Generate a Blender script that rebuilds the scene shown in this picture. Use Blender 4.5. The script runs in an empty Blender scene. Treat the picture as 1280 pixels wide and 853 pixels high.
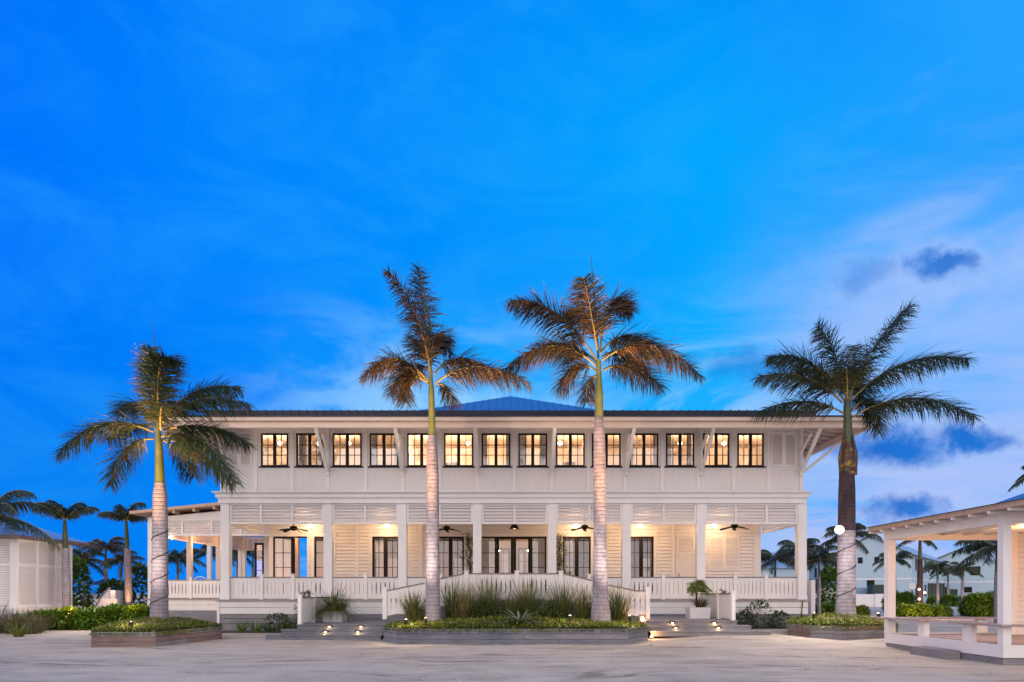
import bpy, math, random
from mathutils import Vector, Matrix

# ------------------------------------------------------------------ scene, camera, sky, sun
S = bpy.context.scene
COL = S.collection
R = math.radians
CXP, HYP, FP, CAMH = 637.0, 742.0, 853.33, 1.35     # survey of the photo: vanishing point, focal length, eye height

cam_d = bpy.data.cameras.new('camera'); cam = bpy.data.objects.new('camera', cam_d); COL.objects.link(cam)
cam.location = (0, 0, CAMH); cam.rotation_euler = (R(90), 0, 0)
cam_d.sensor_width = 36; cam_d.lens = 24.0
cam_d.shift_x = (640 - CXP) / 1280; cam_d.shift_y = (HYP - 426.5) / 1280
cam_d.clip_end = 6000; cam_d.clip_start = 0.1
S.camera = cam

S.view_settings.view_transform = 'Standard'; S.view_settings.look = 'None'
S.view_settings.exposure = 0.0; S.view_settings.gamma = 1.0; S.view_settings.use_curve_mapping = False
S.render.engine = 'CYCLES'
S.cycles.use_denoising = True
S.cycles.max_bounces = 7; S.cycles.diffuse_bounces = 3; S.cycles.glossy_bounces = 3
S.cycles.transparent_max_bounces = 12; S.cycles.sample_clamp_indirect = 4.0
S.cycles.caustics_reflective = False; S.cycles.caustics_refractive = False

class NT:
    """small helper to wire shader nodes"""
    def __init__(s, tree): s.t = tree; s.t.nodes.clear()
    def n(s, typ, **kw):
        nd = s.t.nodes.new(typ)
        for k, v in kw.items(): setattr(nd, k, v)
        return nd
    def l(s, a, b): s.t.links.new(a, b)
    def put(s, sock, v):
        if isinstance(v, bpy.types.NodeSocket): s.l(v, sock)
        elif isinstance(v, (tuple, list)) and sock.type == 'RGBA' and len(v) == 3: sock.default_value = (*v, 1)
        else: sock.default_value = v
    def m(s, op, a, b=0.0, c=0.0, clamp=False):
        nd = s.n('ShaderNodeMath', operation=op, use_clamp=clamp)
        for i, v in enumerate((a, b, c)): s.put(nd.inputs[i], v)
        return nd.outputs[0]
    def ss(s, x, lo, hi):                     # smoothstep, lo may exceed hi
        nd = s.n('ShaderNodeMapRange', interpolation_type='SMOOTHSTEP')
        s.put(nd.inputs['Value'], x)
        if lo <= hi:
            nd.inputs['From Min'].default_value = lo; nd.inputs['From Max'].default_value = hi
        else:
            nd.inputs['From Min'].default_value = hi; nd.inputs['From Max'].default_value = lo
            nd.inputs['To Min'].default_value = 1; nd.inputs['To Max'].default_value = 0
        return nd.outputs[0]
    def mix(s, f, a, b, mode='MIX'):
        nd = s.n('ShaderNodeMix', data_type='RGBA', blend_type=mode)
        s.put(nd.inputs[0], f); s.put(nd.inputs[6], a); s.put(nd.inputs[7], b)
        return nd.outputs[2]
    def noise(s, vec, scale, detail=4, rough=0.55, dist=0.0):
        nd = s.n('ShaderNodeTexNoise')
        if vec is not None: s.l(vec, nd.inputs['Vector'])
        nd.inputs['Scale'].default_value = scale; nd.inputs['Detail'].default_value = detail
        nd.inputs['Roughness'].default_value = rough; nd.inputs['Distortion'].default_value = dist
        return nd.outputs[0]
    def mapping(s, vec, scale=(1, 1, 1), rot=(0, 0, 0), loc=(0, 0, 0)):
        nd = s.n('ShaderNodeMapping'); s.l(vec, nd.inputs[0])
        nd.inputs['Scale'].default_value = scale; nd.inputs['Rotation'].default_value = rot; nd.inputs['Location'].default_value = loc
        return nd.outputs[0]
    def ramp(s, f, stops):
        nd = s.n('ShaderNodeValToRGB'); s.put(nd.inputs[0], f)
        el = nd.color_ramp.elements
        while len(el) < len(stops): el.new(0.5)
        for e, (p, c) in zip(el, stops): e.position = p; e.color = (*c, 1)
        return nd.outputs[0]
    def bump(s, h, strength=0.3, dist=0.02):
        nd = s.n('ShaderNodeBump'); s.l(h, nd.inputs['Height'])
        nd.inputs['Strength'].default_value = strength; nd.inputs['Distance'].default_value = dist
        return nd.outputs[0]

# ---- world: blue hour. Blue ahead, lavender to the right, the bright after-glow of the set sun behind the camera
W = bpy.data.worlds.new('World'); S.world = W; W.use_nodes = True
w = NT(W.node_tree)
tc = w.n('ShaderNodeTexCoord'); D = tc.outputs['Generated']
sx = w.n('ShaderNodeSeparateXYZ'); w.l(D, sx.inputs[0]); dx, dy, dz = sx.outputs
hor = w.m('SQRT', w.m('ADD', w.m('MULTIPLY', dx, dx), w.m('ADD', w.m('MULTIPLY', dy, dy), 1e-4)))
sa = w.m('DIVIDE', dx, hor)                                     # sine of the azimuth from +Y
across = w.ramp(w.m('ADD', w.m('MULTIPLY', sa, 0.75), 0.5), [(0.05, (0.0, 0.175, 0.98)), (0.28, (0.0, 0.255, 0.99)), (0.5, (0.0, 0.345, 1.0)), (0.72, (0.0, 0.42, 1.0)), (0.95, (0.02, 0.38, 1.0))])
base = w.mix(w.m('MULTIPLY', w.ss(dz, 0.50, 0.70), 0.5), across, (0.0, 0.17, 0.92))
base = w.mix(w.ss(dz, 0.74, 1.0), base, (0.22, 0.33, 0.85))
n1 = w.noise(w.mapping(D, (1.6, 1.6, 4.5)), 2.2, 5, 0.6, 0.6)
n2 = w.noise(w.mapping(D, (2.2, 2.2, 13), (0, R(-24), 0)), 2.0, 6, 0.62, 0.5)
n3 = w.noise(D, 9.0, 5, 0.6, 0.3)
patch = w.m('MULTIPLY', w.ss(w.noise(D, 1.7, 2, 0.5), 0.46, 0.75), 0.30)
col = w.mix(patch, base, (0.0, 0.19, 0.95))
left_low = w.m('MULTIPLY', w.ss(sa, -0.12, -0.5), w.ss(dz, 0.42, 0.1))
col = w.mix(w.m('MULTIPLY', left_low, 0.7), col, (0.0, 0.215, 0.86))
mott = w.ss(w.noise(w.mapping(D, (1, 1, 2.2)), 5.0, 6, 0.62, 0.8), 0.35, 0.75)
col = w.mix(w.m('MULTIPLY', mott, 0.30), col, (0.03, 0.42, 1.0))
cen = w.m('MULTIPLY', w.ss(sa, -0.42, 0.0), w.ss(dz, 0.46, 0.16))
col = w.mix(w.m('MULTIPLY', cen, 0.75), col, (0.02, 0.45, 1.0))
white = w.m('MULTIPLY', w.m('MULTIPLY', w.ss(sa, -0.45, -0.1), w.ss(dz, 0.42, 0.26)), w.ss(n1, 0.43, 0.62))
col = w.mix(w.m('MULTIPLY', white, 0.85), col, (0.34, 0.66, 1.0))
right = w.m('MULTIPLY', w.ss(w.m('ADD', sa, w.m('MULTIPLY', w.m('SUBTRACT', n1, 0.5), 0.25)), 0.26, 0.46), w.ss(w.m('ADD', dz, w.m('MULTIPLY', w.m('SUBTRACT', n1, 0.5), 0.22)), 0.50, 0.36))
lav = w.mix(w.ss(n2, 0.30, 0.72), (0.09, 0.42, 1.0), (0.25, 0.50, 1.0))
col = w.mix(w.m('MULTIPLY', right, 0.9), col, lav)
low_r = w.m('MULTIPLY', w.ss(sa, 0.20, 0.48), w.ss(dz, 0.27, 0.06))
col = w.mix(w.m('MULTIPLY', low_r, w.ss(n2, 0.30, 0.62)), col, (0.46, 0.54, 0.88))
bank = w.m('MULTIPLY', w.m('MULTIPLY', w.ss(sa, 0.30, 0.52), w.ss(w.m('ADD', dz, w.m('MULTIPLY', w.m('SUBTRACT', n1, 0.5), 0.30)), 0.52, 0.34)), w.ss(w.noise(w.mapping(D, (1.2, 1.2, 3.4), (0, R(-20), 0)), 3.1, 6, 0.6, 0.5), 0.34, 0.62))
col = w.mix(w.m('MULTIPLY', bank, 0.5), col, (0.44, 0.56, 0.97))
# a few dark small clouds that hang low on the right and over the roof (directions, not pixels)
dys = w.m('MAXIMUM', dy, 0.05)
u = w.m('DIVIDE', dx, dys); v = w.m('DIVIDE', dz, dys)
jn = w.n('ShaderNodeTexNoise'); w.l(D, jn.inputs['Vector']); jn.inputs['Scale'].default_value = 15; jn.inputs['Detail'].default_value = 8; jn.inputs['Roughness'].default_value = 0.6
js = w.n('ShaderNodeSeparateXYZ'); w.l(jn.outputs['Color'], js.inputs[0])
u2 = w.m('ADD', u, w.m('MULTIPLY', w.m('SUBTRACT', js.outputs[0], 0.5), 0.20))
v2 = w.m('ADD', v, w.m('MULTIPLY', w.m('SUBTRACT', js.outputs[1], 0.5), 0.10))
fsum = None
for (px, py, rx, ry, k) in [(1128, 562, 74, 24, 1), (1222, 549, 50, 18, 1), (1184, 336, 44, 16, .9), (1090, 345, 44, 18, .4),
                            (940, 458, 60, 22, .45), (1142, 640, 50, 19, .95), (1045, 560, 40, 18, .6), (560, 470, 60, 16, .3)]:
    a = w.m('DIVIDE', w.m('SUBTRACT', u2, (px - CXP) / FP), rx / FP)
    b = w.m('DIVIDE', w.m('SUBTRACT', v2, (HYP - py) / FP), ry / FP)
    d = w.m('SQRT', w.m('ADD', w.m('MULTIPLY', a, a), w.m('MULTIPLY', b, b)))
    f = w.m('MULTIPLY', w.ss(d, 1.45, 0.35), k); h_ = w.m('MULTIPLY', w.ss(d, 2.4, 1.0), k)
    fsum = f if fsum is None else w.m('MAXIMUM', fsum, f); halo = h_ if f is fsum else w.m('MAXIMUM', halo, h_)
fsum = w.m('MULTIPLY', fsum, w.ss(dy, 0.1, 0.3))
col = w.mix(w.m('MULTIPLY', w.m('MULTIPLY', halo, w.ss(dy, 0.1, 0.3)), w.m('MULTIPLY', w.ss(sa, 0.3, 0.45), 0.25)), col, (0.52, 0.62, 0.95))
col = w.mix(w.m('MULTIPLY', fsum, 0.97), col, w.mix(n3, (0.0, 0.095, 0.50), (0.01, 0.23, 0.80)))
sky = w.n('ShaderNodeTexSky', sky_type='NISHITA'); sky.sun_disc = False
sky.sun_elevation = R(2.5); sky.sun_rotation = R(200); sky.air_density = 1.2
glow = w.mix(w.ss(dz, 0.0, 0.95), (1.45, 1.32, 1.40), (0.80, 0.76, 0.84))
nis = w.mix(1.0, sky.outputs[0], (0.05, 0.05, 0.05), 'MULTIPLY')
glow = w.mix(1.0, glow, nis, 'ADD')
col = w.mix(w.ss(dy, 0.25, -0.35), col, glow)
col = w.mix(w.ss(dz, 0.0, -0.03), col, (0.12, 0.15, 0.25))
bg = w.n('ShaderNodeBackground'); w.l(col, bg.inputs[0]); bg.inputs[1].default_value = 1.0
wo = w.n('ShaderNodeOutputWorld'); w.l(bg.outputs[0], wo.inputs[0])
W.cycles.sampling_method = 'AUTOMATIC'

sun_d = bpy.data.lights.new('sun', 'SUN'); sun = bpy.data.objects.new('sun', sun_d); COL.objects.link(sun)
sun_d.energy = 0.45; sun_d.angle = R(45); sun_d.color = (1.0, 0.90, 0.88)
sun.rotation_euler = (R(62), 0, R(-20))

# ------------------------------------------------------------------ helpers
def gx(px, Y): return (px - CXP) * Y / FP
def gz(py, Y): return CAMH + (HYP - py) * Y / FP
def at(px, py, Y): return Vector((gx(px, Y), Y, gz(py, Y)))
def gy(py, z=0.0): return FP * (CAMH - z) / (py - HYP)
def sstep(a, b, x):
    t = max(0.0, min(1.0, (x - a) / (b - a))); return t * t * (3 - 2 * t)
def ground_z(x, y): return 0.13 * sstep(3.8, 6.0, x) * sstep(16.0, 19.0, y)

ORG = {}
class MB:
    def __init__(s, xf=None): s.v = []; s.f = []; s.mi = []; s.xf = xf; s.smooth = set()
    def add(s, vs, fs, mi=0, smooth=False):
        o = len(s.v)
        s.v += [tuple(s.xf(Vector(p))) if s.xf else tuple(p) for p in vs]
        for f in fs:
            if smooth: s.smooth.add(len(s.f))
            s.f.append([i + o for i in f]); s.mi.append(mi)
        return s
    def box(s, x0, x1, y0, y1, z0, z1, mi=0):
        return s.add([(x0, y0, z0), (x1, y0, z0), (x1, y1, z0), (x0, y1, z0), (x0, y0, z1), (x1, y0, z1), (x1, y1, z1), (x0, y1, z1)],
                     [(0, 3, 2, 1), (4, 5, 6, 7), (0, 1, 5, 4), (1, 2, 6, 5), (2, 3, 7, 6), (3, 0, 4, 7)], mi)
    def prism(s, pts, z0, z1, mi=0):
        n = len(pts)
        return s.add([(x, y, z0) for x, y in pts] + [(x, y, z1) for x, y in pts],
                     [tuple(reversed(range(n))), tuple(range(n, 2 * n))] + [(i, (i + 1) % n, n + (i + 1) % n, n + i) for i in range(n)], mi)
    def frontpoly(s, pts, y0, y1, mi=0):           # polygon in x,z given anticlockwise as seen from -Y, thickness along Y
        n = len(pts)
        return s.add([(x, y0, z) for x, z in pts] + [(x, y1, z) for x, z in pts],
                     [tuple(range(n)), tuple(reversed(range(n, 2 * n)))] + [((i + 1) % n, i, n + i, n + (i + 1) % n) for i in range(n)], mi)
    def bar(s, p, q, wd, ht, mi=0, up=(0, 0, 1)):
        p = Vector(p); q = Vector(q); t = (q - p).normalized(); sd = t.cross(Vector(up))
        if sd.length < 1e-4: sd = t.cross(Vector((0, 1, 0)))
        sd.normalize(); u_ = sd.cross(t).normalized(); sd *= wd / 2; u_ *= ht / 2
        vs = [p - sd - u_, p + sd - u_, p + sd + u_, p - sd + u_, q - sd - u_, q + sd - u_, q + sd + u_, q - sd + u_]
        return s.add(vs, [(3, 2, 1, 0), (4, 5, 6, 7), (0, 1, 5, 4), (1, 2, 6, 5), (2, 3, 7, 6), (3, 0, 4, 7)], mi)
    def tube(s, path, rad, n=10, mi=0, caps=True):
        path = [Vector(p) for p in path]; k = len(path)
        if not hasattr(rad, '__len__'): rad = [rad] * k
        vs = []; ref = None
        for i, p in enumerate(path):
            t = (path[min(i + 1, k - 1)] - path[max(i - 1, 0)]).normalized()
            if ref is None: ref = Vector((1, 0, 0)) if abs(t.x) < 0.8 else Vector((0, 1, 0))
            a = (ref - t * ref.dot(t)).normalized(); b = t.cross(a); ref = a
            for j in range(n):
                an = 2 * math.pi * j / n; vs.append(p + (a * math.cos(an) + b * math.sin(an)) * rad[i])
        fs = [(i * n + j, i * n + (j + 1) % n, (i + 1) * n + (j + 1) % n, (i + 1) * n + j) for i in range(k - 1) for j in range(n)]
        s.add(vs, fs, mi, True)
        if caps: s.add(vs[:n], [tuple(reversed(range(n)))], mi); s.add(vs[-n:], [tuple(range(n))], mi)
        return s
    def ball(s, c, rx, ry, rz, n=10, m=7, mi=0):
        vs = []; fs = []
        for i in range(m + 1):
            th = math.pi * i / m
            for j in range(n):
                a = 2 * math.pi * j / n
                vs.append((c[0] + rx * math.sin(th) * math.cos(a), c[1] + ry * math.sin(th) * math.sin(a), c[2] + rz * math.cos(th)))
        for i in range(m):
            for j in range(n):
                fs.append((i * n + j, (i + 1) * n + j, (i + 1) * n + (j + 1) % n, i * n + (j + 1) % n))
        return s.add(vs, fs, mi, True)
    def clap(s, x0, x1, z0, z1, y, pitch=0.145, lip=0.034, zref=0.0):    # lapped boards facing -Y
        k0 = math.floor((z0 - zref) / pitch); k1 = math.ceil((z1 - zref) / pitch)
        for k in range(k0, k1):
            a = max(z0, zref + k * pitch + 0.007); b = min(z1, zref + (k + 1) * pitch)
            if b - a < 1e-4: continue
            fa = lip * (1 - (a - zref - k * pitch) / pitch); fb = lip * (1 - (b - zref - k * pitch) / pitch)
            s.add([(x0, y - fa, a), (x1, y - fa, a), (x1, y - fb, b), (x0, y - fb, b)], [(0, 1, 2, 3)])
            s.add([(x0, y + 0.028, a), (x1, y + 0.028, a), (x1, y - fa, a), (x0, y - fa, a)], [(0, 1, 2, 3)])
        return s
    def slats(s, x0, x1, z0, z1, y, pitch=0.10, depth=0.055, th=0.012):     # closed louvre blades, each tilted outwards at the bottom
        n = max(1, int((z1 - z0) / pitch)); p = (z1 - z0) / n
        for i in range(n):
            a = z0 + i * p + p * .24; b = z0 + (i + 1) * p + p * .10
            s.add([(x0, y, a), (x1, y, a), (x1, y + depth, b), (x0, y + depth, b), (x0, y + .01, a - th * .6), (x1, y + .01, a - th * .6), (x1, y + depth + .008, b - th), (x0, y + depth + .008, b - th)],
                  [(0, 1, 2, 3), (7, 6, 5, 4), (0, 4, 5, 1), (1, 5, 6, 2), (2, 6, 7, 3), (3, 7, 4, 0)])
        return s
    def build(s, name, mats, parent=None, org=None):
        if not isinstance(mats, (list, tuple)): mats = [mats]
        o0 = Vector(ORG.get(parent.name, (0, 0, 0))) if parent else Vector(org or (0, 0, 0))
        me = bpy.data.meshes.new(name)
        me.from_pydata([tuple(Vector(p) - o0) for p in s.v], [], s.f)
        for m_ in mats: me.materials.append(m_)
        if len(mats) > 1: me.polygons.foreach_set('material_index', s.mi)
        if s.smooth:
            fl = [i in s.smooth for i in range(len(s.f))]; me.polygons.foreach_set('use_smooth', fl)
        me.update()
        ob = bpy.data.objects.new(name, me); COL.objects.link(ob)
        if parent: ob.parent = parent; ORG[ob.name] = tuple(o0)
        else: ob.location = o0; ORG[ob.name] = tuple(o0)
        return ob

def tag(o, label=None, cat=None, group=None, kind=None):
    for k, val in (('label', label), ('category', cat), ('group', group), ('kind', kind)):
        if val: o[k] = val
    return o
def thing(name, label, cat, loc=(0, 0, 0), group=None, local=False):
    o = bpy.data.objects.new(name, None); COL.objects.link(o); o.location = loc
    o.empty_display_size = 0.2
    ORG[o.name] = (0, 0, 0) if local else tuple(loc)
    return tag(o, label, cat, group)
def copy_tree(o, parent=None):
    c = o.copy(); COL.objects.link(c); c.parent = parent
    for ch in list(o.children): copy_tree(ch, c)
    return c
def light(name, typ, loc, energy, color, parent=None, radius=0.05, target=None, spot=60, blend=0.6, size=None):
    d = bpy.data.lights.new(name, typ); d.energy = energy; d.color = color
    if typ in ('POINT', 'SPOT'): d.shadow_soft_size = radius
    if typ == 'SPOT': d.spot_size = R(spot); d.spot_blend = blend
    if typ == 'AREA': d.shape = 'RECTANGLE'; d.size, d.size_y = size
    o = bpy.data.objects.new(name, d); COL.objects.link(o)
    o0 = Vector(ORG.get(parent.name, (0, 0, 0))) if parent else Vector((0, 0, 0))
    o.location = Vector(loc) - o0
    if target is not None: o.rotation_euler = (Vector(target) - Vector(loc)).to_track_quat('-Z', 'Y').to_euler()
    if parent: o.parent = parent
    return o
WARM = (1.0, 0.62, 0.30); AMBER = (1.0, 0.47, 0.18)

# ------------------------------------------------------------------ materials
def mat(name, fn):
    m_ = bpy.data.materials.new(name); m_.use_nodes = True
    t = NT(m_.node_tree); out = t.n('ShaderNodeOutputMaterial'); b = t.n('ShaderNodeBsdfPrincipled')
    t.l(b.outputs[0], out.inputs[0]); co = t.n('ShaderNodeTexCoord').outputs['Object']
    fn(t, b, co, out); return m_
def paint(c, rough=0.5, var=0.10, scale=1.3):
    def fn(t, b, co, out):
        n = t.noise(co, scale, 5, 0.6); d = t.noise(t.mapping(co, (5, 5, 0.35)), 2.0, 5, 0.7)
        k = t.m('ADD', 1 - var, t.m('MULTIPLY', t.m('ADD', t.m('MULTIPLY', n, 0.6), t.m('MULTIPLY', d, 0.4)), 2 * var))
        t.l(t.mix(1.0, c, t.n('ShaderNodeCombineColor').outputs[0], 'MIX') if False else t.mix(1.0, c, comb(t, k), 'MULTIPLY'), b.inputs['Base Color'])
        b.inputs['Roughness'].default_value = rough
        t.l(t.bump(t.noise(co, 40, 3), 0.08, 0.004), b.inputs['Normal'])
    return fn
def comb(t, k):
    c = t.n('ShaderNodeCombineXYZ')
    for i in range(3): t.l(k, c.inputs[i])
    return c.outputs[0]
M = {}
M['white'] = mat('white_paint', paint((0.78, 0.765, 0.75), 0.5, 0.20))
M['trim'] = mat('white_trim_paint', paint((0.81, 0.795, 0.785), 0.45, 0.15))
M['eave'] = mat('warm_eave_paint', paint((0.74, 0.60, 0.50), 0.55, 0.12))  # warm lamp light on fascia and soffit is put into this colour
M['cream'] = mat('cream_interior', paint((0.78, 0.68, 0.59), 0.7, 0.06))
M['lounge'] = mat('brown_lounge_wall', paint((0.30, 0.20, 0.13), 0.7, 0.15))
M['slat'] = mat('louvre_paint', paint((0.70, 0.68, 0.685), 0.5, 0.06))
def bead(t, b, co, out):
    paint((0.77, 0.755, 0.745), 0.5, 0.10)(t, b, co, out)
    wv = t.n('ShaderNodeTexWave', wave_type='BANDS', bands_direction='X', wave_profile='SIN'); t.l(co, wv.inputs[0])
    wv.inputs['Scale'].default_value = 3.4
    t.l(t.bump(t.ss(wv.outputs[1], 0.0, 0.22), 0.7, 0.012), b.inputs['Normal'])
M['bead'] = mat('beadboard_paint', bead)
def black(t, b, co, out):
    b.inputs['Base Color'].default_value = (0.008, 0.006, 0.007, 1); b.inputs['Roughness'].default_value = 0.55; b.inputs['Specular IOR Level'].default_value = 0.25
M['black'] = mat('black_frame_paint', black)
def glass(t, b, co, out):
    tr = t.n('ShaderNodeBsdfTransparent'); tr.inputs[0].default_value = (0.93, 0.95, 0.97, 1)
    gl = t.n('ShaderNodeBsdfGlossy'); gl.inputs['Roughness'].default_value = 0.03; gl.inputs[0].default_value = (0.9, 0.95, 1, 1)
    fr = t.n('ShaderNodeLayerWeight'); fr.inputs[0].default_value = 0.35
    mx = t.n('ShaderNodeMixShader'); t.l(t.m('ADD', t.m('MULTIPLY', fr.outputs[0], 0.5), 0.14), mx.inputs[0])
    t.l(tr.outputs[0], mx.inputs[1]); t.l(gl.outputs[0], mx.inputs[2]); t.l(mx.outputs[0], out.inputs[0])
M['glass'] = mat('window_glass', glass)
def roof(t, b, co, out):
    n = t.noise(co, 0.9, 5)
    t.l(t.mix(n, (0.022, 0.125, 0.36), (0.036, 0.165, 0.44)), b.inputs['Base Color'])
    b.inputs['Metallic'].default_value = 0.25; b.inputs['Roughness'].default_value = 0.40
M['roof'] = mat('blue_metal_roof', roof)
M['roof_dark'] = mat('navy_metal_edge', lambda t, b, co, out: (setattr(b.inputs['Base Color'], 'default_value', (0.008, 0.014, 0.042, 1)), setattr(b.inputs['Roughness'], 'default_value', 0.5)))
def roofw(t, b, co, out):
    n = t.noise(co, 0.9, 5)
    t.l(t.mix(n, (0.25, 0.38, 0.52), (0.36, 0.50, 0.62)), b.inputs['Base Color'])
    b.inputs['Metallic'].default_value = 0.3; b.inputs['Roughness'].default_value = 0.4
M['pale_roof'] = mat('pale_metal_roof', roofw)
def wood(c1, c2, rot=(0, 0, 0)):
    def fn(t, b, co, out):
        g = t.noise(t.mapping(co, (1.2, 9, 14), rot), 2.5, 6, 0.65, 0.4); n = t.noise(co, 1.1, 4)
        f = t.m('ADD', t.m('MULTIPLY', g, 0.65), t.m('MULTIPLY', n, 0.5))
        t.l(t.mix(t.ss(f, 0.35, 0.8), c1, c2), b.inputs['Base Color']); b.inputs['Roughness'].default_value = 0.75
        t.l(t.bump(g, 0.25, 0.008), b.inputs['Normal'])
    return fn
M['greywood'] = mat('weathered_grey_wood', wood((0.13, 0.13, 0.15), (0.30, 0.29, 0.31)))
M['bluewood'] = mat('dark_grey_wood', wood((0.09, 0.10, 0.13), (0.22, 0.23, 0.27)))
M['brownwood'] = mat('reddish_brown_wood', wood((0.13, 0.085, 0.075), (0.27, 0.19, 0.17)))
M['tan'] = mat('tan_wood', wood((0.42, 0.28, 0.21), (0.58, 0.41, 0.31)))  # orange lamp glow on pavilion fascia and wing roof, put into the wood tone
M['deck'] = mat('deck_boards', wood((0.26, 0.22, 0.21), (0.44, 0.38, 0.36)))
M['cap'] = mat('rail_cap_wood', wood((0.16, 0.14, 0.14), (0.28, 0.24, 0.23)))
def sand(t, b, co, out):
    big = t.noise(co, 0.22, 4, 0.6); mid = t.noise(co, 1.3, 6, 0.65); fine = t.noise(co, 13, 8, 0.8)
    trk = t.noise(t.mapping(co, (0.22, 1.25, 1), (0, 0, R(5))), 1.5, 6, 0.68, 1.2)
    f = t.m('ADD', t.m('MULTIPLY', big, 0.30), t.m('ADD', t.m('MULTIPLY', mid, 0.26), t.m('ADD', t.m('MULTIPLY', fine, 0.20), t.m('MULTIPLY', trk, 0.34))))
    sp = t.n('ShaderNodeSeparateXYZ'); t.l(co, sp.inputs[0])
    wob = t.noise(co, 0.16, 3, 0.5)
    def ruts(kx, off, per, wd):
        c_ = t.m('ADD', t.m('MULTIPLY', t.m('ADD', sp.outputs[1], t.m('MULTIPLY', sp.outputs[0], kx)), 1 / per), t.m('ADD', t.m('MULTIPLY', wob, 3.2), off))
        fr = t.m('ABSOLUTE', t.m('SUBTRACT', t.m('FRACT', c_), 0.5))
        return t.ss(fr, wd, wd * .25)
    rut = t.m('MULTIPLY', t.m('MAXIMUM', ruts(.06, 0, 1.9, .07), ruts(-.14, .3, 3.1, .05)), t.ss(t.noise(co, .5, 4), .42, .62))
    f = t.m('SUBTRACT', f, t.m('MULTIPLY', rut, 0.105))
    t.l(t.ramp(f, [(0.40, (0.20, 0.165, 0.13)), (0.48, (0.37, 0.315, 0.25)), (0.56, (0.50, 0.43, 0.345)), (0.67, (0.64, 0.56, 0.45))]), b.inputs['Base Color'])
    b.inputs['Roughness'].default_value = 0.9
    h = t.m('ADD', t.m('MULTIPLY', trk, 0.8), t.m('ADD', t.m('MULTIPLY', fine, 0.25), t.m('MULTIPLY', mid, 0.6)))
    t.l(t.bump(h, 0.8, 0.06), b.inputs['Normal'])
M['sand'] = mat('packed_coral_sand', sand)
def roadm(t, b, co, out):
    mid = t.noise(co, 0.8, 6, 0.65); fine = t.noise(co, 20, 4, 0.7)
    t.l(t.mix(t.m('ADD', t.m('MULTIPLY', mid, 0.7), t.m('MULTIPLY', fine, 0.3)), (0.22, 0.22, 0.23), (0.38, 0.37, 0.37)), b.inputs['Base Color'])
    b.inputs['Roughness'].default_value = 0.9; t.l(t.bump(fine, 0.3, 0.02), b.inputs['Normal'])
M['road'] = mat('packed_road', roadm)
def soil(t, b, co, out):
    n = t.noise(co, 7, 5, 0.7); t.l(t.mix(n, (0.03, 0.028, 0.02), (0.09, 0.08, 0.05)), b.inputs['Base Color']); b.inputs['Roughness'].default_value = 0.95
M['soil'] = mat('planter_soil', soil)
def leaf(c1, c2, c3=None, sc=1.5, tl=0.25, rough=0.5):
    def fn(t, b, co, out):
        n = t.noise(co, sc, 3); col_ = t.mix(t.ss(n, 0.35, 0.68), c1, c2)
        if c3: col_ = t.mix(t.ss(t.noise(co, sc * 2.7, 2), 0.52, 0.72), col_, c3)
        t.l(col_, b.inputs['Base Color']); b.inputs['Roughness'].default_value = rough
        tr = t.n('ShaderNodeBsdfTranslucent'); t.l(col_, tr.inputs[0])
        mx = t.n('ShaderNodeMixShader'); mx.inputs[0].default_value = tl
        t.l(b.outputs[0], mx.inputs[1]); t.l(tr.outputs[0], mx.inputs[2]); t.l(mx.outputs[0], out.inputs[0])
    return fn
M['frond'] = mat('palm_leaflets', leaf((0.028, 0.030, 0.022), (0.078, 0.052, 0.024), (0.14, 0.075, 0.027), 0.9, 0.35))
M['frond_green'] = mat('palm_leaflets_green', leaf((0.022, 0.052, 0.016), (0.055, 0.075, 0.022), (0.12, 0.075, 0.028), 0.9, 0.30))
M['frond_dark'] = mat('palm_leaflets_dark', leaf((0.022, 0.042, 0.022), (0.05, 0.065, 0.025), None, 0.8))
M['rachis'] = mat('palm_rachis', leaf((0.15, 0.15, 0.045), (0.24, 0.19, 0.07), None, 2, 0.05))
M['shaft'] = mat('palm_crownshaft', leaf((0.10, 0.13, 0.020), (0.16, 0.18, 0.035), None, 2.5, 0.0, 0.35))
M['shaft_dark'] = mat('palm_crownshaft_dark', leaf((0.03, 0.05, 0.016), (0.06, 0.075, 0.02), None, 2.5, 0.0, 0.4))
M['sheath'] = mat('dead_leaf_sheath', leaf((0.055, 0.03, 0.018), (0.11, 0.06, 0.03), (0.28, 0.20, 0.03), 2.3, 0.0, 0.6))
def trunk(c1, c2, ring=2.9):
    def fn(t, b, co, out):
        wv = t.n('ShaderNodeTexWave', wave_type='BANDS', bands_direction='Z', wave_profile='SIN'); t.l(co, wv.inputs[0])
        wv.inputs['Scale'].default_value = ring; wv.inputs['Distortion'].default_value = 1.2; wv.inputs['Detail'].default_value = 2; wv.inputs['Detail Scale'].default_value = 0.6
        n = t.noise(co, 3.0, 5, 0.65); st = t.noise(t.mapping(co, (5, 5, 3)), 1.5, 4)
        f = t.m('ADD', t.m('MULTIPLY', n, 0.6), t.m('MULTIPLY', st, 0.4))
        c = t.mix(t.ss(f, 0.3, 0.7), c1, c2)
        c = t.mix(t.m('MULTIPLY', t.ss(t.noise(t.mapping(co, (1, 1, .6)), 4.5, 6, 0.7), .52, .66), .5), c, (c1[0] * .5, c1[1] * .52, c1[2] * .45))
        ringm = t.ss(wv.outputs[1], 0.0, 0.25)
        c = t.mix(t.m('MULTIPLY', t.m('SUBTRACT', 1.0, ringm), 0.38), c, (c1[0] * .45, c1[1] * .42, c1[2] * .42))
        t.l(c, b.inputs['Base Color']); b.inputs['Roughness'].default_value = 0.85
        t.l(t.bump(t.m('ADD', ringm, t.m('MULTIPLY', n, 0.5)), 0.5, 0.02), b.inputs['Normal'])
    return fn
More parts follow.
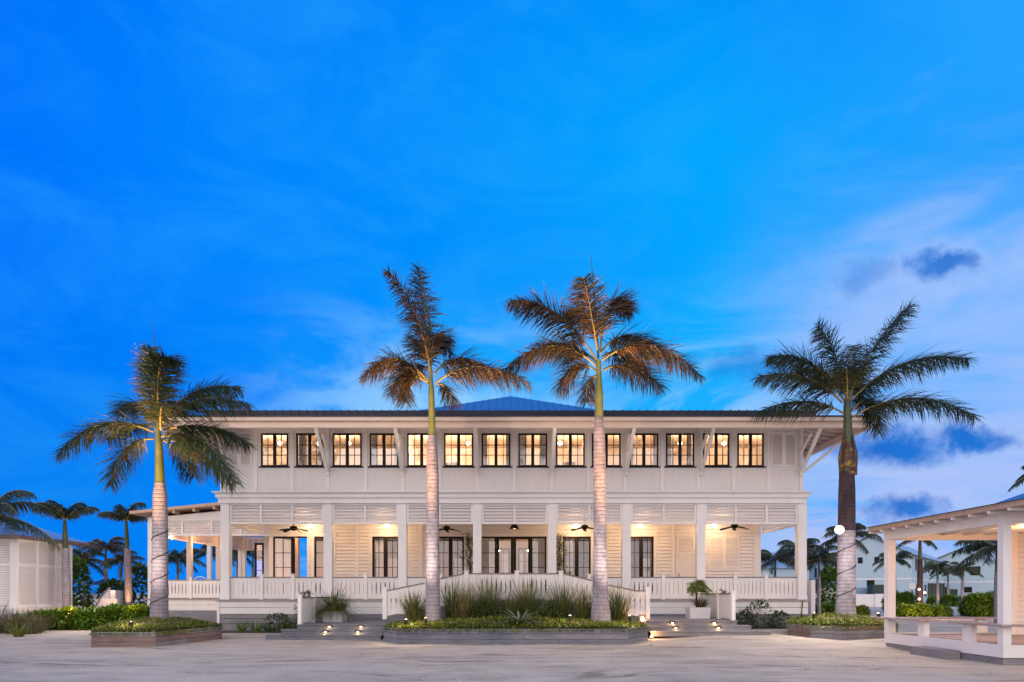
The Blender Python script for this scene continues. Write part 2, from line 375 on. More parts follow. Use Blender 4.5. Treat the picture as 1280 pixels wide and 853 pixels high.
M['trunk'] = mat('palm_trunk_bark', trunk((0.17, 0.16, 0.20), (0.30, 0.285, 0.335)))
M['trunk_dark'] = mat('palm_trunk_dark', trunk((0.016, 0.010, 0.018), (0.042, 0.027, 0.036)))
M['hedge'] = mat('hedge_leaves', leaf((0.08, 0.17, 0.012), (0.15, 0.26, 0.02), (0.04, 0.09, 0.012), 3.0, 0.2, 0.4))
M['cover'] = mat('ground_cover_leaves', leaf((0.12, 0.17, 0.018), (0.20, 0.23, 0.03), (0.13, 0.10, 0.03), 1.4, 0.2))
M['tallgrass'] = mat('tall_grass_blades', leaf((0.05, 0.10, 0.018), (0.15, 0.18, 0.04), (0.28, 0.235, 0.09), 1.8, 0.25))
M['greenleaf'] = mat('green_leaves', leaf((0.03, 0.065, 0.015), (0.06, 0.11, 0.02), None, 3, 0.2))
M['straw'] = mat('straw_blades', leaf((0.30, 0.24, 0.10), (0.46, 0.37, 0.19), None, 2, 0.3))
M['drygrass'] = mat('dry_grass_blades', leaf((0.075, 0.09, 0.025), (0.17, 0.14, 0.06), None, 2, 0.2))
M['agave'] = mat('agave_leaves', leaf((0.09, 0.12, 0.07), (0.2, 0.21, 0.14), None, 4, 0.1))
M['pot'] = mat('white_planter_paint', paint((0.66, 0.66, 0.69), 0.5, 0.06))
M['brass'] = mat('lamp_metal', lambda t, b, co, out: (setattr(b.inputs['Base Color'], 'default_value', (0.05, 0.04, 0.03, 1)), setattr(b.inputs['Metallic'], 'default_value', 0.7)))
M['canvas'] = mat('blue_canvas', lambda t, b, co, out: setattr(b.inputs['Base Color'], 'default_value', (0.02, 0.05, 0.13, 1)))
M['paleblue'] = mat('pale_blue_paint', paint((0.42, 0.56, 0.64), 0.6, 0.08))  # blue skylit shade on the white houses, put into their paint
M['signm'] = mat('sign_metal', paint((0.62, 0.65, 0.68), 0.4, 0.06))
M['carpaint'] = mat('silver_car_paint', paint((0.45, 0.47, 0.5), 0.25, 0.03))
M['tyre'] = mat('tyre_rubber', lambda t, b, co, out: setattr(b.inputs['Base Color'], 'default_value', (0.02, 0.02, 0.02, 1)))
M['darkgreen'] = mat('dark_green_paint', paint((0.018, 0.05, 0.035), 0.5, 0.1))
def glowmat(name, c, s):
    def fn(t, b, co, out):
        e = t.n('ShaderNodeEmission'); e.inputs[0].default_value = (*c, 1); e.inputs[1].default_value = s; t.l(e.outputs[0], out.inputs[0])
    return mat(name, fn)
M['bulb'] = glowmat('warm_bulb', (1.0, 0.80, 0.55), 7.0)
M['bulb_soft'] = glowmat('soft_bulb', (1.0, 0.74, 0.42), 3.0)
M['bulb_white'] = glowmat('white_bulb', (1.0, 0.95, 0.92), 14.0)

# ------------------------------------------------------------------ ground
g = MB()
xs = [-2500, -600, -150, -60] + [-30 + i * 1.5 for i in range(41)] + [45, 90, 200, 600, 2500]
ys = [-400, -60, -5] + [2 + i * 1.5 for i in range(24)] + [45, 70, 120, 300, 900, 4500]
rg = random.Random(4)
vs = []
for y in ys:
    for x in xs:
        near = abs(x) < 14 and 5 < y < 36
        vs.append((x, y, ground_z(x, y) + (rg.uniform(-0.012, 0.012) if near else 0)))
nx = len(xs)
g.add(vs, [(j * nx + i, j * nx + i + 1, (j + 1) * nx + i + 1, (j + 1) * nx + i) for j in range(len(ys) - 1) for i in range(nx - 1)], 0, True)
tag(g.build('ground', M['sand']), kind='structure')
r_ = MB()
r_.add([(13.5, 24, 0.03), (19.5, 24, 0.03), (70, 95, 0.03), (46, 95, 0.03)], [(0, 1, 2, 3)])
tag(r_.build('road', M['road']), kind='structure')

rg = random.Random(9); m_ = MB()
for i in range(4200):
    y = 9.0 + 11.5 * rg.random() ** 1.5; x = rg.uniform(-.85, .8) * y; r = .006 + .016 * rg.random() ** 3; z = ground_z(x, y) + .008
    if x > 8.8 and y > 12.4: continue
    a = rg.random() * 6.28; q = [(x + r * math.cos(a + k * 1.57) * rg.uniform(.7, 1.3), y + r * math.sin(a + k * 1.57) * rg.uniform(.7, 1.3), z - .012) for k in range(4)] + [(x, y, z + r * .9)]
    m_.add(q, [(0, 1, 4), (1, 2, 4), (2, 3, 4), (3, 0, 4)], 0)
tag(m_.build('gravel', M['sand']), kind='stuff')
# ------------------------------------------------------------------ main building
Y0, YW, YB = 24.60, 28.60, 24.30           # front wall plane, veranda wall plane, base plane
DZ, CZ = 1.13, 4.50                        # deck and veranda ceiling
XL, XR = gx(277, Y0), gx(1007, Y0)         # outer faces of the corner columns
hotel = thing('hotel_building', 'long white two storey plantation style hotel with deep veranda and black framed windows', 'building', (0.16, Y0, 0))
colc = [gx(p, Y0) for p in (281.5, 410, 503, 596.5, 690, 783, 876, 1002.5)]

# base skirt and plinth boards, deck
mb = MB(); pb = MB()
XBL, XBR = gx(271.5, YB), gx(1010, YB)
for z0, z1, o in ((0.86, 1.07, 0), (0.62, 0.845, 0.008)):
    mb.box(XBL, XBR, YB + o, YB + 0.12, z0, z1)
mb.box(XBL - 0.004, XBL + 0.09, YB - 0.02, YB + 0.1, 0.0, 1.075)
for z0, z1, o in ((0.46, 0.605, 0.02), (0.29, 0.445, 0.025), (0.02, 0.275, 0.03)):
    pb.box(XBL + 0.1, XBR, YB + o, YB + 0.12, z0, z1)
for z0, z1, o in ((0.86, 1.07, 0), (0.62, 0.845, 0.008)):              # the side and the wing
    mb.box(gx(184, 29.5), XBL, 29.5 + o, 29.62, z0, z1)
for z0, z1, o in ((0.46, 0.605, 0.02), (0.26, 0.445, 0.025), (0.0, 0.25, 0.03)):
    pb.box(gx(184, 29.5), XBL, 29.5 + o, 29.62, z0, z1)
    pb.box(XBL + 0.02 + o, XBL + 0.1 + o, YB + 0.13, 29.4, z0, z1)
    pb.box(XBR - 0.1, XBR - o, YB + 0.13, 40, z0, z1)
mb.box(XBR - 0.1, XBR - 0.005, YB + 0.13, 40, 0.62, 1.07)
mb.box(XBL + 0.005, XBL + 0.1, YB + 0.13, 29.48, 0.62, 1.07)
mb.build('skirt', M['white'], hotel); pb.build('plinth', M['greywood'], hotel)
db = MB()
db.box(XBL - 0.05, XBR + 0.05, YB - 0.06, YW + 6, DZ - 0.055, DZ)
db.box(gx(182, 29.5), XBL - 0.055, 29.42, 40, DZ - 0.055, DZ)
db.build('deck', M['deck'], hotel)

# columns
for i, x in enumerate(colc):
    c = MB(); wd = 0.15
    c.box(x - wd, x + wd, Y0 - 0.05, Y0 + 0.25, DZ, 4.585)
    c.box(x - wd - 0.02, x + wd + 0.02, Y0 - 0.07, Y0 + 0.27, DZ + 0.001, DZ + 0.14)
    c.build('column', M['trim'], hotel)

# louvre bands between the columns
def louvre(x0, x1, n, y, z0, z1, xf=None):
    f = MB(xf); sl = MB(xf)
    f.box(x0, x1, y, y + 0.07, z0, z0 + 0.085); f.box(x0, x1, y, y + 0.07, z1 - 0.07, z1)
    ed = 0.075; stops = [x0 + (x1 - x0) * k / n for k in range(n + 1)]
    for k, s_ in enumerate(stops):
        a, b = (s_, s_ + ed) if k == 0 else ((s_ - ed, s_) if k == n else (s_ - ed / 2, s_ + ed / 2))
        f.box(a, b, y - 0.004, y + 0.066, z0 + 0.085, z1 - 0.07)
    o = f.build('louvre_panel', M['trim'], hotel)
    for k in range(n):
        sl.slats(stops[k] + 0.04, stops[k + 1] - 0.04, z0 + 0.09, z1 - 0.075, y + 0.008, 0.10, 0.06)
    sl.build('louvre_slats', M['slat'], o)
for i in range(7):
    louvre(colc[i] + 0.153, colc[i + 1] - 0.153, 3 if i in (0, 6) else 2, Y0, 3.85, 4.585)
SX = lambda X: (lambda p: Vector((X + (p.y - Y0), p.x, p.z)))
for X in (XL + 0.02, XR - 0.10):                                    # returns along both sides of the veranda
    louvre(Y0 + 0.28, YW - 0.02, 2, Y0, 3.85, 4.585, SX(X))

# frieze and cornice
co_ = MB()
x0, x1 = gx(274, Y0), gx(1006.5, Y0)
co_.box(x0, x1, Y0 - 0.10, Y0 + 0.30, 4.588, 4.76)
for k, (z0, z1, e) in enumerate(((4.76, 4.80, 0.03), (4.80, 4.93, 0.07), (4.93, 4.965, 0.12), (4.965, 4.995, 0.17))):
    co_.box(x0 - e, x1 + e, Y0 - 0.10 - e, Y0 + 0.10, z0 + 0.001, z1)
    co_.box(x0 - e, x0 + 0.1, Y0 + 0.101, 36, z0 + 0.001, z1); co_.box(x1 - 0.1, x1 + e, Y0 + 0.101, 36, z0 + 0.001, z1)
co_.build('cornice', M['trim'], hotel)

# upper wall with 14 window openings
WT, WB = 7.12, 5.925
wins = [(326, 360), (370, 404), (415.7, 452), (462, 498), (509, 545), (555, 591.5), (602, 638), (648, 684), (695, 731), (740, 776), (787, 823), (832.6, 868), (879, 912), (922, 955)]
wx = [(gx(a, Y0), gx(b, Y0)) for a, b in wins]
UX0, UX1 = gx(275.5, Y0), gx(1004, Y0)
uw = MB()
edges = [UX0] + [e for p in wx for e in p] + [UX1]
for k in range(0, len(edges), 2): uw.box(edges[k], edges[k + 1], Y0 + 0.03, Y0 + 0.16, WB, WT)
uw.box(UX0, UX1, Y0 + 0.03, Y0 + 0.16, WT, 7.62)
uw.box(UX0, UX0 + 0.13, Y0 + 0.161, 38, 4.9, 7.62); uw.box(UX1 - 0.13, UX1, Y0 + 0.161, 38, 4.9, 7.62)
uw.box(UX0, UX1, 37.8, 38.0, 1.1, 7.62)
uw.build('upper_wall', M['white'], hotel)
bw = MB(); bw.box(UX0, UX1, Y0 + 0.03, Y0 + 0.16, 4.97, WB)
bw.build('beadboard_wall', M['bead'], hotel)
tr = MB()
bat = [(wx[k][1] + wx[k + 1][0]) / 2 for k in range(13)] + [UX0 + 0.06, UX1 - 0.06, gx(319.5, Y0), gx(961, Y0)]
for x in bat: tr.box(x - 0.062, x + 0.062, Y0 - 0.005, Y0 + 0.029, 5.0, 7.60)
tr.box(UX0, UX1, Y0 + 0.008, Y0 + 0.028, 4.998, 5.06); tr.box(UX0, UX1, Y0 + 0.008, Y0 + 0.028, 7.30, 7.60)
tr.box(UX0, UX1, Y0 + 0.010, Y0 + 0.028, WB - 0.10, WB - 0.03)
tr.build('batten_trim', M['trim'], hotel)
def glazed(name, x0, x1, z0, z1, y, leaves, cols, rows, fr=0.055, parent=hotel, mun=0.022, mid=0.055, extra=None, xf=None):
    f = MB(xf); p = MB(xf)
    f.box(x0, x1, y, y + 0.07, z1 - fr, z1); f.box(x0, x1, y, y + 0.07, z0, z0 + fr)
    f.box(x0, x0 + fr, y + 0.001, y + 0.069, z0 + fr, z1 - fr); f.box(x1 - fr, x1, y + 0.001, y + 0.069, z0 + fr, z1 - fr)
    iw = (x1 - x0 - 2 * fr)
    for k in range(leaves):
        a = x0 + fr + iw * k / leaves; b = x0 + fr + iw * (k + 1) / leaves
        if k: f.box(a - mid, a + mid, y + 0.004, y + 0.066, z0 + fr, z1 - fr)
        ia = a + (mid if k else 0); ib = b - (mid if k < leaves - 1 else 0)
        for c in range(1, cols):
            xx = ia + (ib - ia) * c / cols; f.box(xx - mun / 2, xx + mun / 2, y + 0.012, y + 0.05, z0 + fr, z1 - fr)
        for r in range(1, rows):
            zz = z0 + fr + (z1 - z0 - 2 * fr) * r / rows; f.box(ia, ib, y + 0.014, y + 0.048, zz - mun / 2, zz + mun / 2)
    p.add([(x0 + fr, y + 0.03, z0 + fr), (x1 - fr, y + 0.03, z0 + fr), (x1 - fr, y + 0.03, z1 - fr), (x0 + fr, y + 0.03, z1 - fr)], [(0, 1, 2, 3)])
    o = f.build(name, M['black'], parent)
    p.build('pane', M['glass'], o)
    return o
for a, b in wx:
    o = glazed('window', a, b, WB, WT, Y0 + 0.01, 2, 2, 3)
    s_ = MB(); s_.box(a - 0.06, b + 0.06, Y0 - 0.05, Y0 + 0.07, WB - 0.045, WB - 0.001); s_.build('sill', M['black'], o)
def shutter(name, x0, x1, z0, z1, y, parent=hotel):
    f = MB(); f.box(x0, x1, y, y + 0.04, z1 - 0.09, z1); f.box(x0, x1, y, y + 0.04, z0, z0 + 0.09)
    xm = (x0 + x1) / 2
    for a, b in ((x0, x0 + 0.07), (xm - 0.07, xm + 0.07), (x1 - 0.07, x1)): f.box(a, b, y + 0.001, y + 0.041, z0 + 0.09, z1 - 0.09)
    o = f.build(name, M['trim'], parent)
    sl = MB(); sl.slats(x0 + 0.07, xm - 0.07, z0 + 0.09, z1 - 0.09, y + 0.008, 0.095, 0.03); sl.slats(xm + 0.07, x1 - 0.07, z0 + 0.09, z1 - 0.09, y + 0.008, 0.095, 0.03)
    sl.build('louvre_slats', M['slat'], o)
shutter('shutter', gx(283, Y0), gx(315, Y0), WB - 0.02, WT + 0.05, Y0 - 0.012)
shutter('shutter', gx(963.5, Y0), gx(996, Y0), WB - 0.02, WT + 0.05, Y0 - 0.012)

# eave: fascia, beam, soffit with rafters, brackets, roofs
EO = 1.75; EX0, EX1, EY = UX0 - EO, UX1 + EO, Y0 - EO
EZ = 7.14
fa = MB()
fa.box(EX0, EX1, EY, EY + 0.04, EZ, EZ + 0.125)
fa.box(EX0, EX0 + 0.04, EY + 0.041, 40, EZ, EZ + 0.125); fa.box(EX1 - 0.04, EX1, EY + 0.041, 40, EZ, EZ + 0.125)
fa.build('fascia', M['eave'], hotel)
bm_ = MB()
bm_.box(EX0 + 0.9, EX1 - 0.25, EY + 0.10, EY + 0.24, 6.93, 7.135)
bm_.box(EX1 - 0.24, EX1 - 0.10, EY + 0.25, 39, 6.93, 7.135); bm_.box(EX0 + 0.10, EX0 + 0.24, EY + 0.9, 39, 6.93, 7.135)
bm_.build('eave_beam', M['eave'], hotel)
SL = 0.20
so = MB()
so.add([(EX0, EY + .05, EZ + 0.10), (EX1, EY + .05, EZ + 0.10), (UX1, Y0 + .1, EZ + .10 + SL * EO), (UX0, Y0 + .1, EZ + .10 + SL * EO)], [(0, 3, 2, 1)])
so.add([(EX1 - .05, EY, EZ + 0.10), (EX1 - .05, 40, EZ + 0.10), (UX1 - .1, 40, EZ + .10 + SL * EO), (UX1 - .1, Y0, EZ + .10 + SL * EO)], [(0, 3, 2, 1)])
so.add([(EX0 + .05, EY, EZ + 0.10), (EX0 + .05, 40, EZ + 0.10), (UX0 + .1, 40, EZ + .10 + SL * EO), (UX0 + .1, Y0, EZ + .10 + SL * EO)], [(0, 1, 2, 3)])
so.build('soffit', M['eave'], hotel)
ra = MB()
n = 44
for k in range(n):
    x = UX0 + 0.1 + (UX1 - UX0 - 0.2) * k / (n - 1)
    ra.bar((x, EY + 0.05, EZ + 0.045), (x, Y0 + 0.02, EZ + 0.045 + SL * EO), 0.05, 0.10)
for k in range(26):
    y = Y0 + 0.1 + k * 0.55
    for sgn, ux, ex in ((1, UX1, EX1), (-1, UX0, EX0)):
        ra.bar((ex - sgn * 0.05, y, EZ + 0.045), (ux - sgn * 0.02, y, EZ + 0.045 + SL * EO), 0.05, 0.10)
for ux, ex in ((UX1, EX1), (UX0, EX0)): ra.bar((ex, EY, EZ + 0.04), (ux, Y0, EZ + 0.04 + SL * EO), 0.07, 0.12)
ra.build('rafter', M['eave'], hotel)
for i, x in enumerate(colc):
    xw = x if 0 < i < 7 else (UX0 + 0.08 if i == 0 else UX1 - 0.08)
    b = MB()
    b.bar((xw, Y0 - 0.02, 5.70), (xw, EY + 0.17, 6.96), 0.085, 0.11, up=(1, 0, 0))
    b.bar((xw, Y0 - 0.045, 5.58), (xw, Y0 - 0.045, 7.30), 0.10, 0.075, up=(0, 1, 0))
    b.bar((xw, Y0 - 0.02, 6.45), (xw, Y0 - 0.85, 6.93), 0.07, 0.08, up=(1, 0, 0))
    b.build('bracket', M['trim'], hotel)
for y in (Y0 + 0.12, 28, 31.5, 35):
    for sgn, ux, ex in ((1, UX1, EX1), (-1, UX0, EX0)):
        b = MB(); b.bar((ux + sgn * 0.02, y, 5.70), (ex - sgn * 0.17, y, 6.96), 0.085, 0.11, up=(0, 1, 0)); b.build('bracket', M['trim'], hotel)
rf = MB()
z1 = EZ + 0.128
rf.box(EX0 - .04, EX1 + .04, EY - .045, EY + .03, z1 + .002, z1 + .035)
UY, UXa, UXb, UZ = Y0 + 0.10, gx(258, Y0 + .1), gx(1021.5, Y0 + .1), 7.965
# flared lower roof sheet
rf.add([(EX0 - .04, EY - .04, z1), (EX1 + .04, EY - .04, z1), (UXb - .05, UY + .06, 7.66), (UXa + .05, UY + .06, 7.66)], [(0, 1, 2, 3)])
rf.add([(EX1 + .04, EY - .04, z1), (EX1 + .04, 40, z1), (UXb - .05, 40, 7.66), (UXb - .05, UY + .06, 7.66)], [(0, 1, 2, 3)])
rf.add([(EX0 - .04, EY - .04, z1), (UXa + .05, UY + .06, 7.66), (UXa + .05, 40, 7.66), (EX0 - .04, 40, z1)], [(0, 1, 2, 3)])
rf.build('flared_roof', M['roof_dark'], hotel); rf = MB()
# raised upper roof edge
rf.add([(UXa + .10, UY, 7.70), (UXb - .10, UY, 7.70), (UXb, UY - .03, UZ), (UXa, UY - .03, UZ)], [(0, 1, 2, 3)])
rf.add([(UXb - .10, UY, 7.70), (UXb - .10, 40, 7.70), (UXb, 40, UZ), (UXb, UY - .03, UZ)], [(0, 1, 2, 3)])
rf.add([(UXa + .10, UY, 7.70), (UXa, UY - .03, UZ), (UXa, 40, UZ), (UXa + .10, 40, 7.70)], [(0, 1, 2, 3)])
k = (UXb - UXa) / 0.30
for i in range(int(k) + 1):
    x = UXa + 0.05 + i * 0.30
    if x < UXb - 0.05: rf.box(x - 0.018, x + 0.018, UY - 0.055, UY - 0.02, 7.70, UZ + 0.02)
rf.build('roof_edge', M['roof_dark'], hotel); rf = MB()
# upper roof: low hips behind the edge
ry = 31.0; rz = UZ + (ry - UY) * 0.245
rf.add([(UXa, UY - .03, UZ), (UXb, UY - .03, UZ), (UXb - 6.4, ry, rz), (UXa + 6.4, ry, rz)], [(0, 1, 2, 3)])
rf.add([(UXb, UY - .03, UZ), (UXb, 40, UZ), (UXb - 6.4, ry, rz)], [(0, 1, 2)])
rf.add([(UXa, UY - .03, UZ), (UXa + 6.4, ry, rz), (UXa, 40, UZ)], [(0, 1, 2)])
rf.add([(UXa, 40, UZ), (UXa + 6.4, ry, rz), (UXb - 6.4, ry, rz), (UXb, 40, UZ)], [(0, 1, 2, 3)])
rf.build('roof', M['roof'], hotel)
mo = MB()
ap = Vector((gx(638, 30), 30, gz(495.5, 30)))
hw = 4.75; c4 = [(ap.x - hw, 26.8, 8.36), (ap.x + hw, 26.8, 8.36), (ap.x + hw, 34, 8.36), (ap.x - hw, 34, 8.36)]
mo.add([*c4, ap], [(0, 1, 4), (1, 2, 4), (2, 3, 4), (3, 0, 4)])
for i in range(-15, 16):                                             # standing seams on the front hip
    x = ap.x + i * 0.3; t = abs(i * 0.3) / hw
    mo.bar((x, 26.8, 8.375), (x, 26.8 + 3.2 * (1 - t), 8.375 + (ap.z - 8.36) * (1 - t)), 0.03, 0.03)
mo.build('hip_roof', M['roof'], hotel)

# veranda ceiling, ground floor wall with doors
ce = MB(); ce.box(XL + 0.05, XR - 0.05, Y0 + 0.27, YW + 9.1, CZ, CZ + 0.08)
ce.box(gx(186, 29.6), XL, 29.7, 39.6, 4.62, 4.68)
ce.build('ceiling', M['white'], hotel)
GT = 3.73
gd = [(393, 416), (465.4, 498.6), (546.5, 580), (600.5, 683), (703.5, 738.4), (786, 817)]
gdx = [(gx(a, YW), gx(b, YW)) for a, b in gd]
GX0, GX1 = gx(384, YW), gx(950.5, YW)
gw = MB(); back = MB()
ed = [GX0] + [e for p in gdx for e in p] + [GX1]
for k in range(0, len(ed), 2):
    gw.clap(ed[k], ed[k + 1], DZ, GT, YW, zref=DZ); back.box(ed[k], ed[k + 1], YW + 0.03, YW + 0.14, DZ, GT)
gw.clap(gx(336, YW), GX1, GT + 0.0, CZ, YW, zref=DZ); back.box(gx(336, YW), GX1, YW + 0.03, YW + 0.14, GT, CZ)
for x in (gx(336, YW),): back.box(x, x + 0.18, YW + 0.001, YW + 0.16, DZ, GT)
back.box(GX1 - 0.13, GX1 - 0.01, YW + 0.15, 37.8, DZ, CZ)             # right side wall
back.box(GX0, GX0 + 0.12, YW + 0.15, 37.8, DZ, CZ)
gw.build('clapboard_wall', M['white'], hotel); back.build('inner_wall', M['cream'], hotel)
for a, b in gdx:
    tw = MB()
    tw.box(a - 0.12, a - 0.002, YW - 0.04, YW + 0.02, DZ, GT + 0.12); tw.box(b + 0.002, b + 0.12, YW - 0.04, YW + 0.02, DZ, GT + 0.12)
    tw.box(a - 0.16, b + 0.16, YW - 0.055, YW - 0.041, GT + 0.004, GT + 0.15); tw.build('door_casing', M['trim'], hotel)
for px in (446.6, 526, 757, 841, 944): tw = MB(); tw.box(gx(px, YW) - 0.07, gx(px, YW) + 0.07, YW - 0.038, YW + 0.015, DZ, CZ); tw.build('wall_trim', M['trim'], hotel)
tw = MB(); tw.box(GX1 - 0.17, GX1 + 0.004, YW - 0.045, YW + 0.012, DZ, CZ); tw.build('wall_trim', M['trim'], hotel)
for i, (a, b) in enumerate(gdx):
    if i == 0: glazed('window', a, b, DZ + 0.02, GT, YW, 1, 2, 4, 0.07)
    elif i == 3:
        # a wide entrance: two glazed leaves between side lights
        q = [a, gx(620.5, YW), gx(641.8, YW), gx(663.5, YW), b]
        glazed('side_light', q[0], q[1] - 0.002, DZ + 0.02, GT, YW, 1, 2, 4, 0.07)
        for kk in (1, 2):
            o = glazed('door', q[kk] + 0.002, q[kk + 1] - 0.002, DZ + 0.02, GT, YW + 0.004, 1, 1, 1, 0.11)
            h = MB(); hx = q[2] + (-0.06 if kk == 1 else 0.06); h.tube([(hx, YW - 0.04, 2.0), (hx, YW - 0.04, 2.35)], 0.012, 6); h.build('handle', M['brass'], o)
        glazed('side_light', q[3] + 0.002, q[4], DZ + 0.02, GT, YW, 1, 2, 4, 0.07)
    else:
        o = glazed('door', a, b, DZ + 0.02, GT, YW, 2, 2, 4, 0.07, mid=0.08)
        h = MB(); hx = (a + b) / 2 + 0.05; h.tube([(hx, YW - 0.03, 2.05), (hx, YW - 0.03, 2.3)], 0.012, 6); h.build('handle', M['brass'], o)
# breezeway at the left end: sliding glazed door, open beyond
o = glazed('sliding_door', gx(341, YW), gx(366, YW), DZ + 0.02, GT, YW + 0.01, 1, 2, 4, 0.07)
b = MB(); b.box(gx(342.5, YW), gx(364.5, YW), YW + .09, YW + .10, DZ + .05, GT - .05); b.build('curtain', M['trim'], o)
b = MB(); b.box(gx(366, YW), gx(384, YW), YW + 0.01, YW + 0.08, GT - 0.05, GT); b.box(gx(363, YW), gx(367, YW), YW + 0.085, YW + 0.2, DZ, GT - 0.06); b.build('door_frame', M['black'], hotel)
glazed('side_window', Y0 + 3.0, Y0 + 3.5, DZ, 3.7, Y0, 1, 2, 4, 0.07, xf=None) if False else None
o = glazed('glazed_door', gx(318, 31.8), gx(330, 31.8), DZ + 0.02, 3.70, 31.8, 1, 1, 4, 0.09)
# shutters, utility door on the right
shutter('shutter', gx(886, YW), gx(924, YW), 2.30, GT + 0.02, YW - 0.05)
u_ = MB(); u_.box(gx(845, YW), gx(870, YW), YW - 0.045, YW - 0.024, DZ, 2.96); u_.box(gx(842.5, YW), gx(872, YW), YW - 0.06, YW - 0.046, 2.96, 3.06)
o = u_.build('utility_door', M['bead'], hotel)
h = MB(); h.tube([(gx(848, YW), YW - 0.08, 2.0), (gx(848, YW), YW - 0.08, 2.2)], 0.014, 6); h.build('handle', M['brass'], o)
v_ = MB(); v_.box(gx(846, YW), gx(868, YW), YW - 0.05, YW - 0.024, 3.15, 3.22); v_.box(gx(846, YW), gx(868, YW), YW - 0.05, YW - 0.024, 3.66, 3.73)
v_.box(gx(846, YW), gx(848, YW), YW - 0.05, YW - 0.024, 3.22, 3.66); v_.box(gx(866, YW), gx(868, YW), YW - 0.05, YW - 0.024, 3.22, 3.66)
o = v_.build('vent', M['trim'], hotel); s_ = MB(); s_.slats(gx(848, YW), gx(866, YW), 3.22, 3.66, YW - 0.04, 0.05, 0.02); s_.build('louvre_slats', M['slat'], o)

# rooms behind the glass
rm = MB()
rm.box(UX0 + 0.14, UX1 - 0.14, 28.9, 29.0, 5.21, 7.5)                   # upper corridor back wall
rm.box(UX0 + 0.14, UX1 - 0.14, Y0 + 0.17, 29.0, 5.12, 5.2); rm.box(UX0 + 0.14, UX1 - 0.14, Y0 + 0.17, 29.0, 7.52, 7.6)
for px in (366.5, 506, 643, 735, 874): rm.box(gx(px, 26) - 0.05, gx(px, 26) + 0.05, Y0 + 1.3, 28.9, 5.2, 7.52)
rm.build('interior_wall', M['cream'], hotel); rm = MB()
rm.box(GX0 + 0.13, GX1 - 0.14, 34.0, 34.1, DZ, CZ)
for px in (590, 694, 840): rm.box(gx(px, 31) - 0.05, gx(px, 31) + 0.05, YW + 0.2, 34, DZ, CZ)
rm.build('lounge_wall', M['lounge'], hotel)
for px in (622, 663):
    x = gx(px, 33.9); glazed('inner_door', x - 0.62, x + 0.62, DZ + 0.02, 3.6, 33.86, 2, 2, 4, 0.09)
fu = MB()
for px, w_ in ((345, .5), (480, .9), (625, .7), (705, .8), (800, .9), (860, .6), (940, .5), (392, .6)):
    x = gx(px, 26.6); fu.box(x - w_ / 2, x + w_ / 2, 26.3, 26.9, 5.2, 5.95 + 0.2 * (w_ > .65)); fu.box(x - w_ / 2, x + w_ / 2, 26.85, 27.0, 5.95, 6.35)
fu.build('interior_cabinet', M['brownwood'], hotel)
rng = random.Random(77)
for k, (a, b) in enumerate(wx):
    if k in (1, 3, 6, 7, 10, 11):
        cu = MB(); wd_ = rng.uniform(.16, .34)
        for q0, q1 in ((a + .02, a + wd_), (b - wd_ * .8, b - .02)):
            n_ = 9; cu.add([(q0 + (q1 - q0) * i / n_, Y0 + .24 + .025 * math.sin(i * 2.4), z) for z in (WB - .1, WT + .05) for i in range(n_ + 1)], [(i, i + 1, n_ + 2 + i, n_ + 1 + i) for i in range(n_)], 0, True)
        cu.build('curtain', M['white'], hotel)
for px, w_, z0, z1 in ((360, .5, 6.2, 6.8), (425, .9, 6.15, 6.75), (566, .6, 6.1, 6.9), (655, .8, 6.2, 6.7), (712, .5, 6.2, 6.9), (795, 1.0, 6.2, 6.75), (905, .6, 6.1, 6.8)):
    pc = MB(); x = gx(px, 28.8); pc.box(x - w_ / 2, x + w_ / 2, 28.85, 28.89, z0, z1); pc.build('picture_frame', M['bluewood'], hotel)

for px, w_ in ((474, .35), (491, .4), (573, .35), (609, .5), (675, .5), (712, .3), (808, .3)):      # drapes behind the doors
    cu = MB(); x = gx(px, YW + .3); n_ = 9
    cu.add([(x - w_ / 2 + w_ * i / n_, YW + .25 + .03 * math.sin(i * 2.4), z) for z in (DZ, GT - .9 if px in (491, 573, 808) else GT) for i in range(n_ + 1)], [(i, i + 1, n_ + 2 + i, n_ + 1 + i) for i in range(n_)], 0, True); cu.build('curtain', M['pot'], hotel)
# ---- veranda railings
def rail_panel(x0, x1, y, z, xf=None, parent=None, h=0.82):
    parent = parent or hotel
    f = MB(xf); c = MB(xf)
    f.box(x0, x1, y, y + 0.045, z + 0.03, z + 0.17); f.box(x0, x1, y, y + 0.045, z + h - 0.17, z + h - 0.035)
    n = max(2, round((x1 - x0) / 0.15)); p = (x1 - x0) / n
    a, b = z + 0.17, z + h - 0.17; hgt = b - a
    for k in range(n):
        l, r = x0 + k * p, x0 + (k + 1) * p
        q = lambda t: 0.004 + 0.021 * math.sin(math.pi * t) ** 0.7
        pts = [(l + q(t), a + hgt * t) for t in (1, .8, .5, .2, 0)] + [(r - q(t), a + hgt * t) for t in (0, .2, .5, .8, 1)]
        f.frontpoly(pts, y + 0.004, y + 0.040)
    c.box(x0, x1, y - 0.03, y + 0.075, z + h - 0.034, z + h)
    o = f.build('railing', M['white'], parent); c.build('rail_cap', M['cap'], o)
    return o
def newel(x, y, z, h=0.90, wd=0.06, parent=None, xf=None, cap=True):
    m_ = MB(xf); m_.box(x - wd, x + wd, y - 0.02, y + 0.09, z, z + h)
    if cap: m_.box(x - wd - 0.02, x + wd + 0.02, y - 0.04, y + 0.11, z + h, z + h + 0.03)
    return m_.build('newel_post', M['trim'], parent or hotel)
